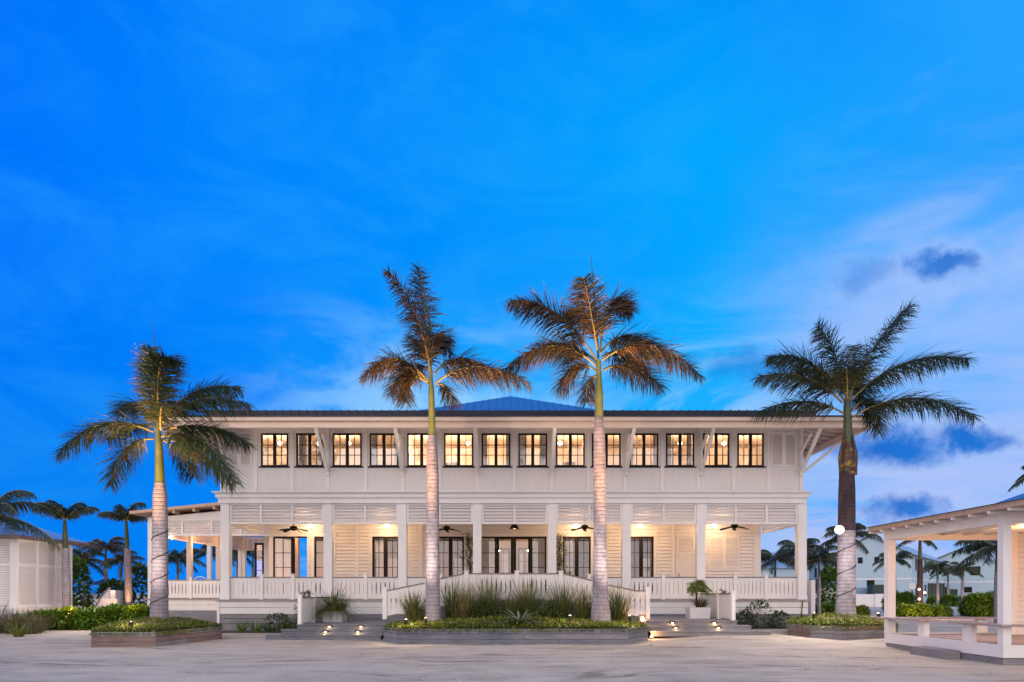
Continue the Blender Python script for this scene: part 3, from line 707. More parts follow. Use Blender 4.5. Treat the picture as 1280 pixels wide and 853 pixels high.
for i in range(7):
    a, b = colc[i] + 0.155, colc[i + 1] - 0.155; nn = 3 if i in (0, 6) else 2
    if i == 3: continue
    for k in range(nn):
        p0, p1 = a + (b - a) * k / nn, a + (b - a) * (k + 1) / nn
        rail_panel(p0 + (0.062 if k else 0), p1 - (0.062 if k < nn - 1 else 0), Y0 + 0.08, DZ)
        if k: newel(p0, Y0 + 0.06, DZ)
WX0 = gx(184, 29.6)
pa = [WX0 + 0.2, gx(237, 29.6), XL + 0.05]
for k in range(2):
    rail_panel(pa[k] + 0.06, pa[k + 1] - 0.06, 29.7, DZ)
newel(pa[1], 29.68, DZ)
for X in (WX0 + 0.05,):
    for a, b in ((30, 33.2), (33.4, 36.5), (36.7, 39.5)): rail_panel(a, b, Y0, DZ, SX(X))
rail_panel(WX0 + 0.2, XL + 1, 39.5, DZ)
for a, b in ((Y0 + 0.3, 26.5), (26.62, YW)): rail_panel(a, b, Y0, DZ, SX(XR - 0.12))

# ---- the open wing on the left
wl = MB()
def wpost(x, y, top=4.6): 
    c = MB(); c.box(x - 0.11, x + 0.11, y - 0.11, y + 0.11, DZ, top); c.build('wing_post', M['trim'], hotel)
for (x, y) in ((WX0 + 0.11, 29.75), (WX0 + 0.11, 33.3), (WX0 + 0.11, 36.6), (WX0 + 0.11, 39.6), (gx(305, 39.6), 39.6), (gx(262, 39.6), 39.6), (gx(333, 31.8), 31.9), (gx(371, 34), 34)):
    wpost(x, y)
louvre(WX0 + 0.22, XL - 0.002, 4, 29.65, 3.85, 4.585)
for a, b in ((29.87, 33.18), (33.42, 36.48), (36.72, 39.48)): louvre(a, b, 2, Y0, 3.85, 4.585, SX(WX0 + 0.06))
louvre(WX0 + 0.22, gx(345, 39.6), 6, 39.55, 3.85, 4.585)
wb = MB()
wb.frontpoly([(WX0 - 0.05, 4.588), (XL + 0.3, 4.588), (XL + 0.3, 5.16), (WX0 - 0.05, 4.62)], 29.62, 29.75)
wb.box(WX0 - 0.01, WX0 + 0.2, 29.76, 39.7, 4.588, 4.70)
wb.build('wing_gable', M['white'], hotel)
wr = MB(); 
for k in range(7):
    x = WX0 + 0.5 + k * 0.86; z = 4.62 + (x - WX0) * 0.10
    wr.box(x - 0.05, x + 0.05, 29.15, 29.61, z + 0.02, z + 0.2)
zl, zr = 4.66, 4.66 + (XL + 0.5 - WX0 + 0.5) * 0.10
wr.add([(WX0 - 0.5, 29.1, zl + .08), (XL + 0.5, 29.1, zr + .08), (XL + 0.5, 29.1, zr + .2), (WX0 - 0.5, 29.1, zl + .2),
        (WX0 - 0.5, 40, zl + .08), (XL + 0.5, 40, zr + .08), (XL + 0.5, 40, zr + .2), (WX0 - 0.5, 40, zl + .2)],
       [(0, 1, 2, 3), (0, 4, 5, 1), (3, 2, 6, 7), (0, 3, 7, 4)])
wr.build('wing_roof', M['tan'], hotel)

# right end: side stair posts and a downpipe
sp = MB(); sp.box(gx(1012.5, 25.4), gx(1017.5, 25.4), 25.3, 25.42, 0.1, gz(725, 25.4)); sp.box(gx(1010, 25.6), gx(1013, 25.6), 25.45, 27.5, 0.62, gz(726, 25.6))
sp.build('side_stair_rail', M['trim'], hotel)
dp = MB(); dp.tube([(gx(1003.5, YB - .05), YB - .04, 1.08), (gx(1001.5, YB - .05), YB - .04, 0.5)], 0.018, 6); dp.build('pipe', M['brass'], hotel)

# ------------------------------------------------------------------ lamps and fans of the veranda
def sconce(px, label):
    x = gx(px, YW - 0.12); t = thing('wall_light', label, 'wall light', (x, YW - 0.03, 4.17), 'lights along the veranda wall')
    b = MB(); b.box(x - 0.05, x + 0.05, YW - 0.075, YW - 0.045, 4.05, 4.30); b.build('back_plate', M['brass'], t)
    s_ = MB(); s_.ball((x, YW - 0.17, 4.17), 0.115, 0.09, 0.10, 12, 8); s_.build('globe', M['bulb'], t)
    light('wall_light_lamp', 'POINT', (x, YW - 1.0, 3.95), 60, (1.0, .58, .29), t, 0.15)
for px, lb in ((388, 'lit veranda wall light above the narrow window at the left end'), (484, 'lit veranda wall light above the French doors left of the two middle palms'),
               (720, 'lit veranda wall light just right of the hanging black lamp'), (799.5, 'lit veranda wall light above the French doors right of the two middle palms'),
               (892, 'lit veranda wall light above the closed white shutters')):
    sconce(px, lb)
def fan(px, py, rot, label):
    Y = 26.6; c = at(px, py + 2.5, Y); t = thing('ceiling_fan', label, 'ceiling fan', c, 'ceiling fans of the veranda')
    m_ = MB(); m_.tube([c + Vector((0, 0, 0.08)), (c.x, c.y, CZ - 0.002)], 0.02, 8); m_.build('rod', M['black'], t)
    m_ = MB(); m_.tube([c + Vector((0, 0, z)) for z in (0.1, 0.08, 0.0, -0.06, -0.09)], [0.05, 0.13, 0.15, 0.10, 0.03], 14); m_.build('motor', M['black'], t)
    for k in range(5):
        a = rot + k * 2 * math.pi / 5; d_ = Vector((math.cos(a), math.sin(a), 0)); s_ = Vector((-d_.y, d_.x, 0.34))
        m_ = MB(); p0, p1 = c + d_ * 0.12, c + d_ * 0.56 - Vector((0, 0, .09))
        vs = [p0 - s_ * .05, p0 + s_ * .05, p1 + s_ * .075, p1 - s_ * .075]; m_.add(vs + [p - Vector((0, 0, .012)) for p in vs], [(0, 1, 2, 3), (7, 6, 5, 4), (0, 4, 5, 1), (1, 5, 6, 2), (2, 6, 7, 3), (3, 7, 4, 0)])
        m_.build('blade', M['black'], t)
fan(367, 658.5, 0.1, 'black ceiling fan in the end bay beside the open sliding door')
fan(558, 658.5, 0.3, 'black ceiling fan just right of the left middle palm trunk')
fan(731, 657, 0.2, 'black ceiling fan partly hidden behind the right middle palm trunk')
fan(918, 656, 0.02, 'black ceiling fan in the end bay above the closed white shutters')
c = at(643, 661.5, 26.4); t = thing('pendant_lamp', 'black cone shaped pendant lamp hanging before the wide entrance doors', 'pendant lamp', c)
m_ = MB(); m_.tube([c, c + Vector((0, 0, .16)), c + Vector((0, 0, .24)), c + Vector((0, 0, .27))], [0.20, 0.10, 0.06, 0.03], 20, caps=False); m_.build('lamp_shade', M['black'], t)
m_ = MB(); m_.tube([c + Vector((0, 0, .27)), (c.x, c.y, CZ - .002)], 0.012, 6); m_.build('cord', M['black'], t)
m_ = MB(); m_.ball(c + Vector((0, 0, .05)), .07, .07, .05); m_.build('bulb', M['bulb_soft'], t)
light('pendant_light', 'POINT', c + Vector((0, 0, -.06)), 18, WARM, t, .05)

for k, px in enumerate((350, 398, 436, 585, 700, 850, 905)):        # globes seen through the upper windows
    c = Vector((gx(px, 26.0), 26.0, 7.06)); t = thing('globe_lamp', 'small lit globe lamp hanging inside the upper floor windows', 'lamp', c, 'globe lamps inside the upper floor')
    m_ = MB(); m_.ball(c, .09, .09, .09); m_.build('globe', M['bulb'], t)
    m_ = MB(); m_.tube([c + Vector((0, 0, .09)), c + Vector((0, 0, .45))], .008, 5); m_.build('cord', M['brass'], t)
for px in (320, 345, 435, 527, 573, 620, 688, 720, 780, 850, 900, 945):
    light('upper_room_lamp', 'POINT', (gx(px, 26.3), 26.2, 7.1), 185 * (0.7 + 0.6 * ((px * 7) % 10) / 10), (1.0, 0.63, 0.36), None, .12)
for px, e in ((540, 10), (480, 8), (620, 100), (665, 100), (725, 12), (800, 9)):
    light('lower_room_lamp', 'POINT', (gx(px, 31.5), 31.3, 3.7), e, (1.0, 0.66, 0.36), None, .12)
light('breezeway_lamp', 'POINT', (gx(345, 33), 33.5, 4.1), 60, AMBER, None, .1)
for (px, y) in ((215, 31.5), (262, 33.5), (300, 36.5)): light('wing_lamp', 'POINT', (gx(px, y), y, 3.95), 55, AMBER, None, .1)

# ------------------------------------------------------------------ steps, landing with ramps
def steps(sign, z, lab):
    if sign < 0: xo = (gx(331, 19.84), gx(351, 20.2), gx(371, 20.55)); xi = -3.72
    else: xo = (7.62, 7.16, 6.86); xi = 4.08
    a, b = sorted((xo[2], xi)); t = thing('entrance_steps', lab, 'steps', ((a + b) / 2, 20.5, 0))
    for k, (y, zz) in enumerate(((19.84, z - 0.28), (20.2, z - 0.14), (20.55, z))):
        a, b = sorted((xo[k], xi)); m_ = MB()
        m_.box(a, b, y - 0.03, 24.27 if k == 2 else y + 0.4, zz - 0.035, zz); m_.box(a + .02, b - .02, y, y + 0.05, zz - 0.16, zz - 0.036)
        if k == 2: m_.box(a + .02, a + .06, y + .05, 24.2, -0.02, zz - .04); m_.box(b - .06, b - .02, y + .05, 24.2, -0.02, zz - .04)
        m_.build('platform' if k == 2 else 'tread', M['bluewood'] if sign < 0 else M['greywood'], t)
steps(-1, 0.42, 'left entrance steps of grey boards leading up beside the bushy potted grass')
steps(1, 0.54, 'right entrance steps of grey boards beside the small potted palm')
def steplight(px, py, Y, lab):
    c = at(px, py, Y); t = thing('step_light', lab, 'step light', c, 'half round lights in the step risers')
    m_ = MB()
    pts = [(c.x + .085 * math.cos(a), c.z + .09 * math.sin(a)) for a in [math.pi * k / 8 for k in range(9)]]
    m_.frontpoly(pts, c.y - 0.035, c.y - 0.005); m_.build('hood', M['brass'], t)
    m_ = MB(); m_.box(c.x - .03, c.x + .03, c.y - .045, c.y - .036, c.z + .004, c.z + .028); m_.build('lens', M['bulb'], t)
    light('step_light_lamp', 'POINT', (c.x, c.y - .09, c.z - .01), 2.2, WARM, t, .02)
for px, py, Y, lb in ((411.8, 784.2, 20.53, 'left one of the two upper step lights on the left steps'), (451.4, 784.2, 20.53, 'right one of the two upper step lights on the left steps'),
                      (407, 791, 20.18, 'left one of the two lower step lights on the left steps'), (447.6, 791, 20.18, 'right one of the two lower step lights on the left steps'),
                      (840.4, 779.6, 20.53, 'left one of the two upper step lights on the right steps'), (892.4, 779.6, 20.53, 'right one of the two upper step lights on the right steps'),
                      (844.4, 785.8, 20.18, 'left one of the two lower step lights on the right steps'), (897.6, 785.8, 20.18, 'right one of the two lower step lights on the right steps')):
    steplight(px, py, Y, lb)

YR = 21.5
ent = thing('entrance_ramp', 'white railed ramp landing rising to the middle of the veranda behind the tall grass', 'ramp', (0.16, 22, 0))
xa, xb, xc, xd = gx(481.5, YR), gx(583, YR), gx(701, YR), gx(809, YR)
xm = gx(646, YR); zlow = 0.56; zR = 1.15
m_ = MB(); m_.box(xb, xc, YR, 24.23, 1.03, DZ - .004); m_.add([(xa, YR, zlow), (xb, YR, DZ), (xb, 23.2, DZ), (xa, 23.2, zlow), (xa, YR, 0), (xb, YR, 0), (xb, 23.2, 0), (xa, 23.2, 0)], [(0, 1, 2, 3), (0, 4, 5, 1), (0, 3, 7, 4)])
m_.add([(xc, YR, DZ), (xd, YR, zlow), (xd, 23.2, zlow), (xc, 23.2, DZ), (xc, YR, 0), (xd, YR, 0), (xd, 23.2, 0), (xc, 23.2, 0)], [(0, 1, 2, 3), (0, 4, 5, 1), (1, 5, 6, 2)])
m_.build('ramp_deck', M['bluewood'], ent)
SK = lambda x0, x1, z0, z1: (lambda p: Vector((p.x, p.y, p.z + z0 + (z1 - z0) * (p.x - x0) / (x1 - x0))))
rail_panel(xb + .05, xm - .05, YR - .05, zR, parent=ent, h=.84); rail_panel(xm + .05, xc - .05, YR - .05, zR, parent=ent, h=.84)
xe = gx(793, YR)
for a, b, z0, z1 in ((xa + .05, (xa + xb) / 2 - .03, zlow + .05, (zlow + zR) / 2), ((xa + xb) / 2 + .03, xb - .05, (zlow + zR) / 2 + .05, zR),
                     (xc + .05, (xc + xe) / 2 - .03, zR, (zlow + zR) / 2 + .05), ((xc + xe) / 2 + .03, xe, (zlow + zR) / 2, zlow + .06)):
    rail_panel(a, b, YR - .05, 0, SK(a, b, z0, z1), ent, .84)
rail_panel(xe + .01, xd - .06, YR - .05, zlow + .05, parent=ent, h=.84)
for x, z in ((xa, zlow - .02), (xd, zlow - .02), (xb, zR - .1), (xm, zR - .1), (xc, zR - .1)): newel(x, YR - .09, z, .98, .065, ent)

def screen(x, z, lab):
    t = thing('side_screen', lab, 'low screen', (x, 21.5, z), 'low white screens beside the steps')
    xf = SX(x)
    for a, b in ((20.72, 22.0), (22.12, 24.2)):
        m_ = MB(xf); m_.box(a, b, Y0, Y0 + .04, z + .03, z + .78); o = m_.build('panel', M['bead'], t)
        c_ = MB(xf); c_.box(a, b, Y0 - .03, Y0 + .07, z + .781, z + .815); c_.build('cap', M['brownwood'], o)
    for y in (20.64, 22.06): newel(y, Y0 - .02, z, .86, .07, t, xf)
screen(gx(374, 20.6), .42, 'low white boarded screen along the left edge of the left steps')
screen(gx(916, 20.6), .54, 'low white boarded screen along the right edge of the right steps')

# ------------------------------------------------------------------ foliage builders
def blade(mb, p, d, L, wd, droop, mi=0, seg=3, side=None):
    d = Vector(d).normalized(); sd = side or d.cross(Vector((0, 0, 1)))
    if sd.length < 1e-3: sd = Vector((1, 0, 0))
    sd = sd.normalized(); p = Vector(p); vs = []; q = p.copy(); dd = d.copy()
    for k in range(seg):
        wk = wd * (1.0 if k < seg - 1 or seg == 1 else 0.75) / 2
        vs += [q - sd * wk, q + sd * wk]
        dd = (dd + Vector((0, 0, -droop / seg))).normalized(); q = q + dd * (L / seg)
    vs.append(q); n_ = len(vs)
    fs = [(2 * k, 2 * k + 1, 2 * k + 3, 2 * k + 2) for k in range(seg - 1)] + [(n_ - 3, n_ - 2, n_ - 1)]
    mb.add(vs, fs, mi)
def tuft(mb, c, n, h, spread, rng, wd=0.012, droop=0.9, base=0.1, mi=0):
    for _ in range(n):
        a = rng.uniform(0, 6.283); rr = base * math.sqrt(rng.random()); tilt = spread * rng.random() ** 0.7
        d = Vector((math.cos(a) * tilt, math.sin(a) * tilt, 1))
        blade(mb, (c[0] + math.cos(a) * rr, c[1] + math.sin(a) * rr, c[2]), d, h * rng.uniform(.6, 1.1), wd * rng.uniform(.7, 1.3), droop * rng.uniform(.4, 1.3), mi, 4)
def leafball(mb, c, rx, ry, rz, n, size, rng, flat=0.0, mi=0):
    for _ in range(n):
        while True:
            p = Vector((rng.uniform(-1, 1), rng.uniform(-1, 1), rng.uniform(-1 if not flat else -.3, 1)))
            if 0.25 < p.length < 1: break
        p = p * (p.length ** -0.55)
        if p.length > 1.08: p = p.normalized()
        q = Vector(c) + Vector((p.x * rx, p.y * ry, p.z * rz)); d = Vector((p.x + rng.uniform(-.8, .8), p.y + rng.uniform(-.8, .8), p.z + rng.uniform(-.6, .9)))
        blade(mb, q, d, size * rng.uniform(.6, 1.3), size * .5, .5, mi, 2)

def frond(name, parent, path, Lmax, rng, mats, nleaf=58, wd=0.024, grav=0.36, r0=0.032, wind=(0, 0, 0), start=.13):
    """pinnate palm leaf along a path of points: rachis plus two plumes of hanging leaflets"""
    P = [Vector(p) for p in path]; m_ = MB(); k = len(P)
    m_.tube(P, [r0 * (1 - .88 * i / (k - 1)) for i in range(k)], 6, 1)
    for i in range(nleaf):
        t = start + (1 - start) * (i + rng.random() * .7) / nleaf; f = t * (k - 1); j = min(int(f), k - 2); p = P[j].lerp(P[j + 1], f - j)
        T = (P[j + 1] - P[j]).normalized(); sd = T.cross(Vector((0, 0, 1)))
        if sd.length < .1: sd = T.cross(Vector((0, 1, .2)))
        sd.normalize(); up = sd.cross(T)
        L = Lmax * (0.55 + .45 * math.sin(math.pi * min(1, t * 1.05))) * (1 if t < .8 else (1.55 - t * .7)) * rng.uniform(.75, 1.1)
        for s_ in (-1, 1):
            d = sd * s_ * rng.uniform(.6, 1.0) + T * rng.uniform(.45, 1.1) + up * rng.uniform(-.75, .75) + Vector((0, 0, -grav * rng.uniform(.2, .8))) + Vector(wind) * rng.random()
            blade(m_, p, d, L, wd * rng.uniform(.7, 1.2), grav * rng.uniform(.8, 2.4), 0, 3, side=(T + up * rng.uniform(-.5, .5)))
    return m_.build(name, mats, parent)
def bez(p0, p1, p2, n=13): return [p0 * (1 - t) ** 2 + p1 * 2 * t * (1 - t) + p2 * t * t for t in [i / (n - 1) for i in range(n)]]

# ------------------------------------------------------------------ the four tall royal palms in front
def royal(label, Y, org, sc, base, prof, shaft, fronds, seed, Lm, spear=None, cable=None, dark=False, trunk_mat='trunk', nleaf=225):
    """trunk profile and leaves surveyed on the photograph at the palm's own distance; each leaf also gets its own depth"""
    rng = random.Random(seed)
    b = at(base[0], base[1], Y); t = thing('royal_palm', label, 'palm tree', b, 'tall royal palms in front of the hotel')
    P = [at(px, py, Y) for px, py, wdt in prof]; rad = [wdt / 2 * Y / FP for _, _, wdt in prof]
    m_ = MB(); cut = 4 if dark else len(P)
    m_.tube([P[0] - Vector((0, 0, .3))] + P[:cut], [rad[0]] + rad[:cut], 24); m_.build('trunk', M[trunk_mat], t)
    if dark: m_ = MB(); m_.tube(P[3:], rad[3:], 24); m_.build('upper_trunk', M['trunk_dark'], t)  # shade above the flood light, put into a darker bark colour
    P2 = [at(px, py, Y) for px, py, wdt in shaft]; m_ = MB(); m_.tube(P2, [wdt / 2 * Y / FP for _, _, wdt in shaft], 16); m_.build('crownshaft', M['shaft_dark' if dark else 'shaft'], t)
    for fr in fronds:
        (x0, y0), (x1, y1), (x2, y2), dep = fr[:4]
        q = [at(org[0] + x / sc, org[1] + y / sc, Y) for x, y in ((x0, y0), (x1, y1), (x2, y2))]
        q[1].y += dep * .6; q[2].y += dep
        L = (q[1] - q[0]).length + (q[2] - q[1]).length
        frond('frond', t, bez(*q, n=15), Lm * (fr[4] if len(fr) > 4 else 1), rng, [M['frond_dark' if dark else ('frond_green' if seed == 11 else 'frond')], M['rachis']], max(44, int(nleaf * L / 3)))
    if spear:
        (x0, y0), (x1, y1) = spear; m_ = MB(); m_.tube([at(org[0] + x0 / sc, org[1] + y0 / sc, Y), at(org[0] + (x0 + x1) / 2 / sc + .4, org[1] + (y0 + y1) / 2 / sc, Y), at(org[0] + x1 / sc, org[1] + y1 / sc, Y)], [.035, .026, .006], 6); m_.build('spear_leaf', M['shaft_dark'], t)
    if cable:
        z0, z1, turns = cable; m_ = MB(); pts = []
        for i in range(160):
            f = i / 159; z = z0 + (z1 - z0) * f; a = f * turns * 6.283 + .7
            zz = [p.z for p in P]; j = max(0, min(len(P) - 2, sum(1 for v in zz if v < z) - 1)); k = (z - P[j].z) / (P[j + 1].z - P[j].z)
            c_ = P[j].lerp(P[j + 1], k); r_c = rad[j] + (rad[j + 1] - rad[j]) * k + .006
            pts.append((c_.x + r_c * math.cos(a), c_.y + r_c * math.sin(a), z))
        m_.tube(pts, .011, 5); m_.build('cable', M['black'], t)
    return t
palmA = royal('royal palm with cable wound trunk in the left timber planter', 19.3, (60, 380), 3.554, (199, 776),
    [(199, 777, 22.5), (199, 765, 21), (199.5, 735, 19.5), (200, 690, 18.5), (200, 650, 18), (200, 620, 16.5), (200, 604, 12.5)],
    [(200, 606, 12), (199.5, 590, 11), (199, 570, 9.5), (198.5, 553, 8.5), (198, 546, 7.5), (198, 538, 6), (198, 526, 3)],
    [((488, 560), (468, 350), (415, 165), .5, .8), ((492, 540), (500, 230), (580, 270), -.6), ((500, 540), (600, 300), (800, 335), .8), ((510, 525), (690, 370), (925, 475), -.5),
     ((510, 560), (690, 480), (840, 590), .9), ((515, 590), (750, 560), (892, 820), -.9), ((520, 600), (680, 620), (785, 795), .5), ((480, 560), (370, 340), (222, 445), .9),
     ((470, 570), (240, 460), (95, 690), -.5), ((470, 600), (290, 580), (230, 795), .5), ((510, 605), (580, 640), (555, 735), 1.3), ((480, 550), (330, 480), (160, 560), 1.1),
     ((505, 590), (640, 570), (720, 700), -1.1), ((500, 560), (560, 450), (640, 520), -1.4)], 11, .90, ((477, 520), (469, 82)), (.75, 3.3, 4.2))
palmB = royal('left one of the two palms rising from the wide middle planter', 19.5, (440, 310), 4.063, (541.5, 776),
    [(541.5, 777, 20), (541.5, 765, 19), (541, 735, 17.5), (541, 690, 16.5), (541, 640, 16), (540.5, 590, 15.5), (540, 560, 13.5), (540, 545, 10)],
    [(540, 547, 9.5), (540, 530, 8.8), (539.5, 505, 8), (539, 484, 7), (538.5, 478, 6), (538.5, 468, 4.5), (538.5, 458, 2.5)],
    [((400, 660), (375, 350), (195, 150), -.4, .75), ((398, 640), (370, 330), (330, 75), .3, .8), ((402, 600), (400, 290), (495, 500), .6, .8), ((390, 680), (220, 480), (80, 680), -.5),
     ((390, 690), (250, 500), (170, 700), .9), ((382, 680), (240, 600), (282, 800), -.3), ((418, 640), (530, 460), (715, 600), .6), ((430, 682), (620, 540), (890, 705), -.4),
     ((430, 692), (480, 650), (512, 775), .7, .7), ((390, 620), (320, 520), (260, 575), 1.2, .8), ((402, 620), (360, 470), (280, 400), .8, .8)], 12, .90, ((402, 420), (336, 58)))
palmC = royal('right one of the two palms rising from the wide middle planter', 19.5, (620, 310), 4.063, (751, 776),
    [(751, 777, 26), (751, 768, 24.5), (750.5, 750, 20.5), (750, 720, 18), (750, 680, 16), (749.5, 630, 15.5), (749.5, 580, 15.5), (749, 540, 14), (748.5, 522, 11)],
    [(748.5, 524, 10.8), (749, 510, 10.5), (749, 490, 9.5), (748.8, 476, 7), (748.2, 450, 5.5)],
    [((510, 570), (300, 250), (75, 300), -.4), ((512, 500), (470, 200), (370, 290), .7, .9), ((530, 520), (570, 120), (700, 300), .3, .95), ((530, 530), (680, 330), (860, 500), .6),
     ((540, 570), (780, 400), (1015, 680), -.5), ((545, 620), (700, 510), (880, 660), .9), ((510, 600), (280, 400), (50, 640), -.4), ((510, 625), (390, 510), (320, 700), .5),
     ((515, 650), (460, 620), (480, 740), .9, .8), ((540, 550), (660, 440), (820, 540), 1.3), ((512, 580), (380, 400), (250, 420), 1.2), ((515, 520), (470, 330), (430, 220), -.8, .8)], 13, .94, ((520, 560), (481, 25)))
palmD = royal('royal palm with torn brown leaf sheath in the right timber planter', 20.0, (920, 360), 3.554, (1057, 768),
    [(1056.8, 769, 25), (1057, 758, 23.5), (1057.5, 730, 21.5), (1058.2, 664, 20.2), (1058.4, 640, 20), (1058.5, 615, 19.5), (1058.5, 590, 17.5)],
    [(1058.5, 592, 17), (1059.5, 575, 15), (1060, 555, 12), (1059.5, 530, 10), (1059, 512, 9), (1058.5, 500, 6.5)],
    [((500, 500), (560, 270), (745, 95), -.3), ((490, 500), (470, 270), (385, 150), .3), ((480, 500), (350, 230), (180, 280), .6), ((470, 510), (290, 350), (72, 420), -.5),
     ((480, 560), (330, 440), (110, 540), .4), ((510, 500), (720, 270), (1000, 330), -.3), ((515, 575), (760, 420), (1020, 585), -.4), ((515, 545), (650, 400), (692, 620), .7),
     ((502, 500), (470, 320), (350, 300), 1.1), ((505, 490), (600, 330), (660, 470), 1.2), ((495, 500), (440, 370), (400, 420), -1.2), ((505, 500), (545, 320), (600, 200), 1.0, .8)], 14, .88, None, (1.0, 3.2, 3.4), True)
m_ = MB()                                                        # torn sheath hanging round the right palm
rng = random.Random(5)
for a0 in (0.2, 1.7, 3.1, 4.4, 5.4):
    for k in range(3):
        a = a0 + k * .35; c0 = at(1060, 548 + rng.uniform(-6, 8), 20.0); c1 = at(1060, 588 + rng.uniform(-4, 8), 20.0)
        d = Vector((math.cos(a), math.sin(a), 0)); p = Vector((-d.y, d.x, 0))
        q = [c0 + d * .14, (c0 + c1) / 2 + d * rng.uniform(.20, .25), c1 + d * .215]
        vs = []
        for i, x in enumerate(q): wdt = (.05, .12, .10)[i]; vs += [x - p * wdt, x + p * wdt]
        m_.add(vs, [(0, 1, 3, 2), (2, 3, 5, 4)], 0, True)
m_.build('leaf_sheath', M['sheath'], palmD)

# ------------------------------------------------------------------ planters with ground cover
def planter(pts, z, h, label, seed, mats, mound, plank=0.15):
    cx_ = sum(p[0] for p in pts) / len(pts); cy_ = sum(p[1] for p in pts) / len(pts)
    t = thing('timber_planter', label, 'planter', (cx_, cy_, z), 'timber planters round the palms')
    m_ = MB(); n = len(pts); rows = 3; rng = random.Random(seed)
    for i in range(n):
        a, b = Vector((*pts[i], 0)), Vector((*pts[(i + 1) % n], 0)); e = (b - a).normalized(); inn = Vector((-e.y, e.x, 0))
        cuts = [0.0] + ([rng.uniform(.35, .65)] if (b - a).length > 1.8 else []) + [1.0]
        for r in range(rows):
            cr = [0.0] + [c + rng.uniform(-.12, .12) for c in cuts[1:-1]] + [1.0]
            for j in range(len(cr) - 1):
                p, q = a.lerp(b, cr[j]), a.lerp(b, cr[j + 1]); o = rng.uniform(0, .008); gap = .004
                mi = 0 if rng.random() < mats[2] else 1
                z0, z1 = z + h * r / rows + .005, z + h * (r + 1) / rows - .004
                pp = [p + e * gap + inn * o, q - e * gap + inn * o, q - e * gap + inn * .06, p + e * gap + inn * .06]
                m_.prism([(v.x, v.y) for v in pp], z0 if r else z - .1, z1, mi)
    m_.build('plank_wall', [M[mats[0]], M[mats[1]]], t)
    # soil mound and ground cover
    def inset(f): return [(cx_ + (x - cx_) * f, cy_ + (y - cy_) * f) for x, y in pts]
    top = z + h + .005
    vs = [(x, y, top) for x, y in inset(.96)] + [(x, y, top + mound * .7) for x, y in inset(.55)] + [(cx_, cy_, top + mound)]
    s_ = MB(); s_.add(vs, [(i, (i + 1) % n, n + (i + 1) % n, n + i) for i in range(n)] + [(n + i, n + (i + 1) % n, 2 * n) for i in range(n)]); s_.build('soil', M['soil'], t)
    c_ = MB()
    for i in range(n):
        for k in range(int(900 * abs((pts[i][0] - cx_) * (pts[(i + 1) % n][1] - cy_) - (pts[(i + 1) % n][0] - cx_) * (pts[i][1] - cy_)))):
            a, b = rng.random(), rng.random(); s = math.sqrt(a)
            x = cx_ + s * ((pts[i][0] - cx_) * (1 - b) + (pts[(i + 1) % n][0] - cx_) * b) * 1.0; y = cy_ + s * ((pts[i][1] - cy_) * (1 - b) + (pts[(i + 1) % n][1] - cy_) * b)
            zz = top + mound * (1 - s) ** .8 + .0 + (.05 if s < .97 else .03)
            lump = .5 + .5 * math.sin(x * 5.1 + seed) * math.sin(y * 4.3)
            blade(c_, (x, y, zz - .04), (rng.uniform(-1, 1), rng.uniform(-1, 1), .9), (.07 + .06 * lump) * rng.uniform(.7, 1.3), .03, .9, 0, 2)
        a, b = Vector((*pts[i], 0)), Vector((*pts[(i + 1) % n], 0))
        for k in range(int((b - a).length * 55)):            # runners spilling over the edge
            p = a.lerp(b, rng.random()); out = (p - Vector((cx_, cy_, 0))).normalized()
            blade(c_, (p.x - out.x * .05, p.y - out.y * .05, z + h - .02), out + Vector((rng.uniform(-.6, .6), rng.uniform(-.6, .6), .35)), rng.uniform(.06, .17), .035, 1.6, 0, 3)
    o = c_.build('ground_cover', M['cover']); o['kind'] = 'stuff'
    return t, top
planter([(-10.55, 17.2), (-8.92, 17.2), (-8.50, 20.2), (-9.6, 21.6), (-11.2, 21.4), (-11.35, 18.9)], 0, .38, 'low grey and brown timber planter holding the leftmost tall palm', 3, ('greywood', 'brownwood', .45), .28)
planter([(-3.53, 19.1), (-2.85, 18.0), (3.12, 18.0), (3.89, 19.2), (3.95, 21.2), (-3.58, 21.2)], 0, .42, 'wide blue grey timber planter with two palms and tall grasses before the steps', 4, ('bluewood', 'greywood', .8), .22)
zp = .13
planter([(8.18, 20.1), (8.35, 18.95), (8.92, 18.3), (10.7, 18.8), (11.3, 20.2), (10.6, 21.8), (8.9, 21.8)], zp, .34, 'low grey and brown timber planter holding the rightmost tall palm', 8, ('greywood', 'brownwood', .5), .26)

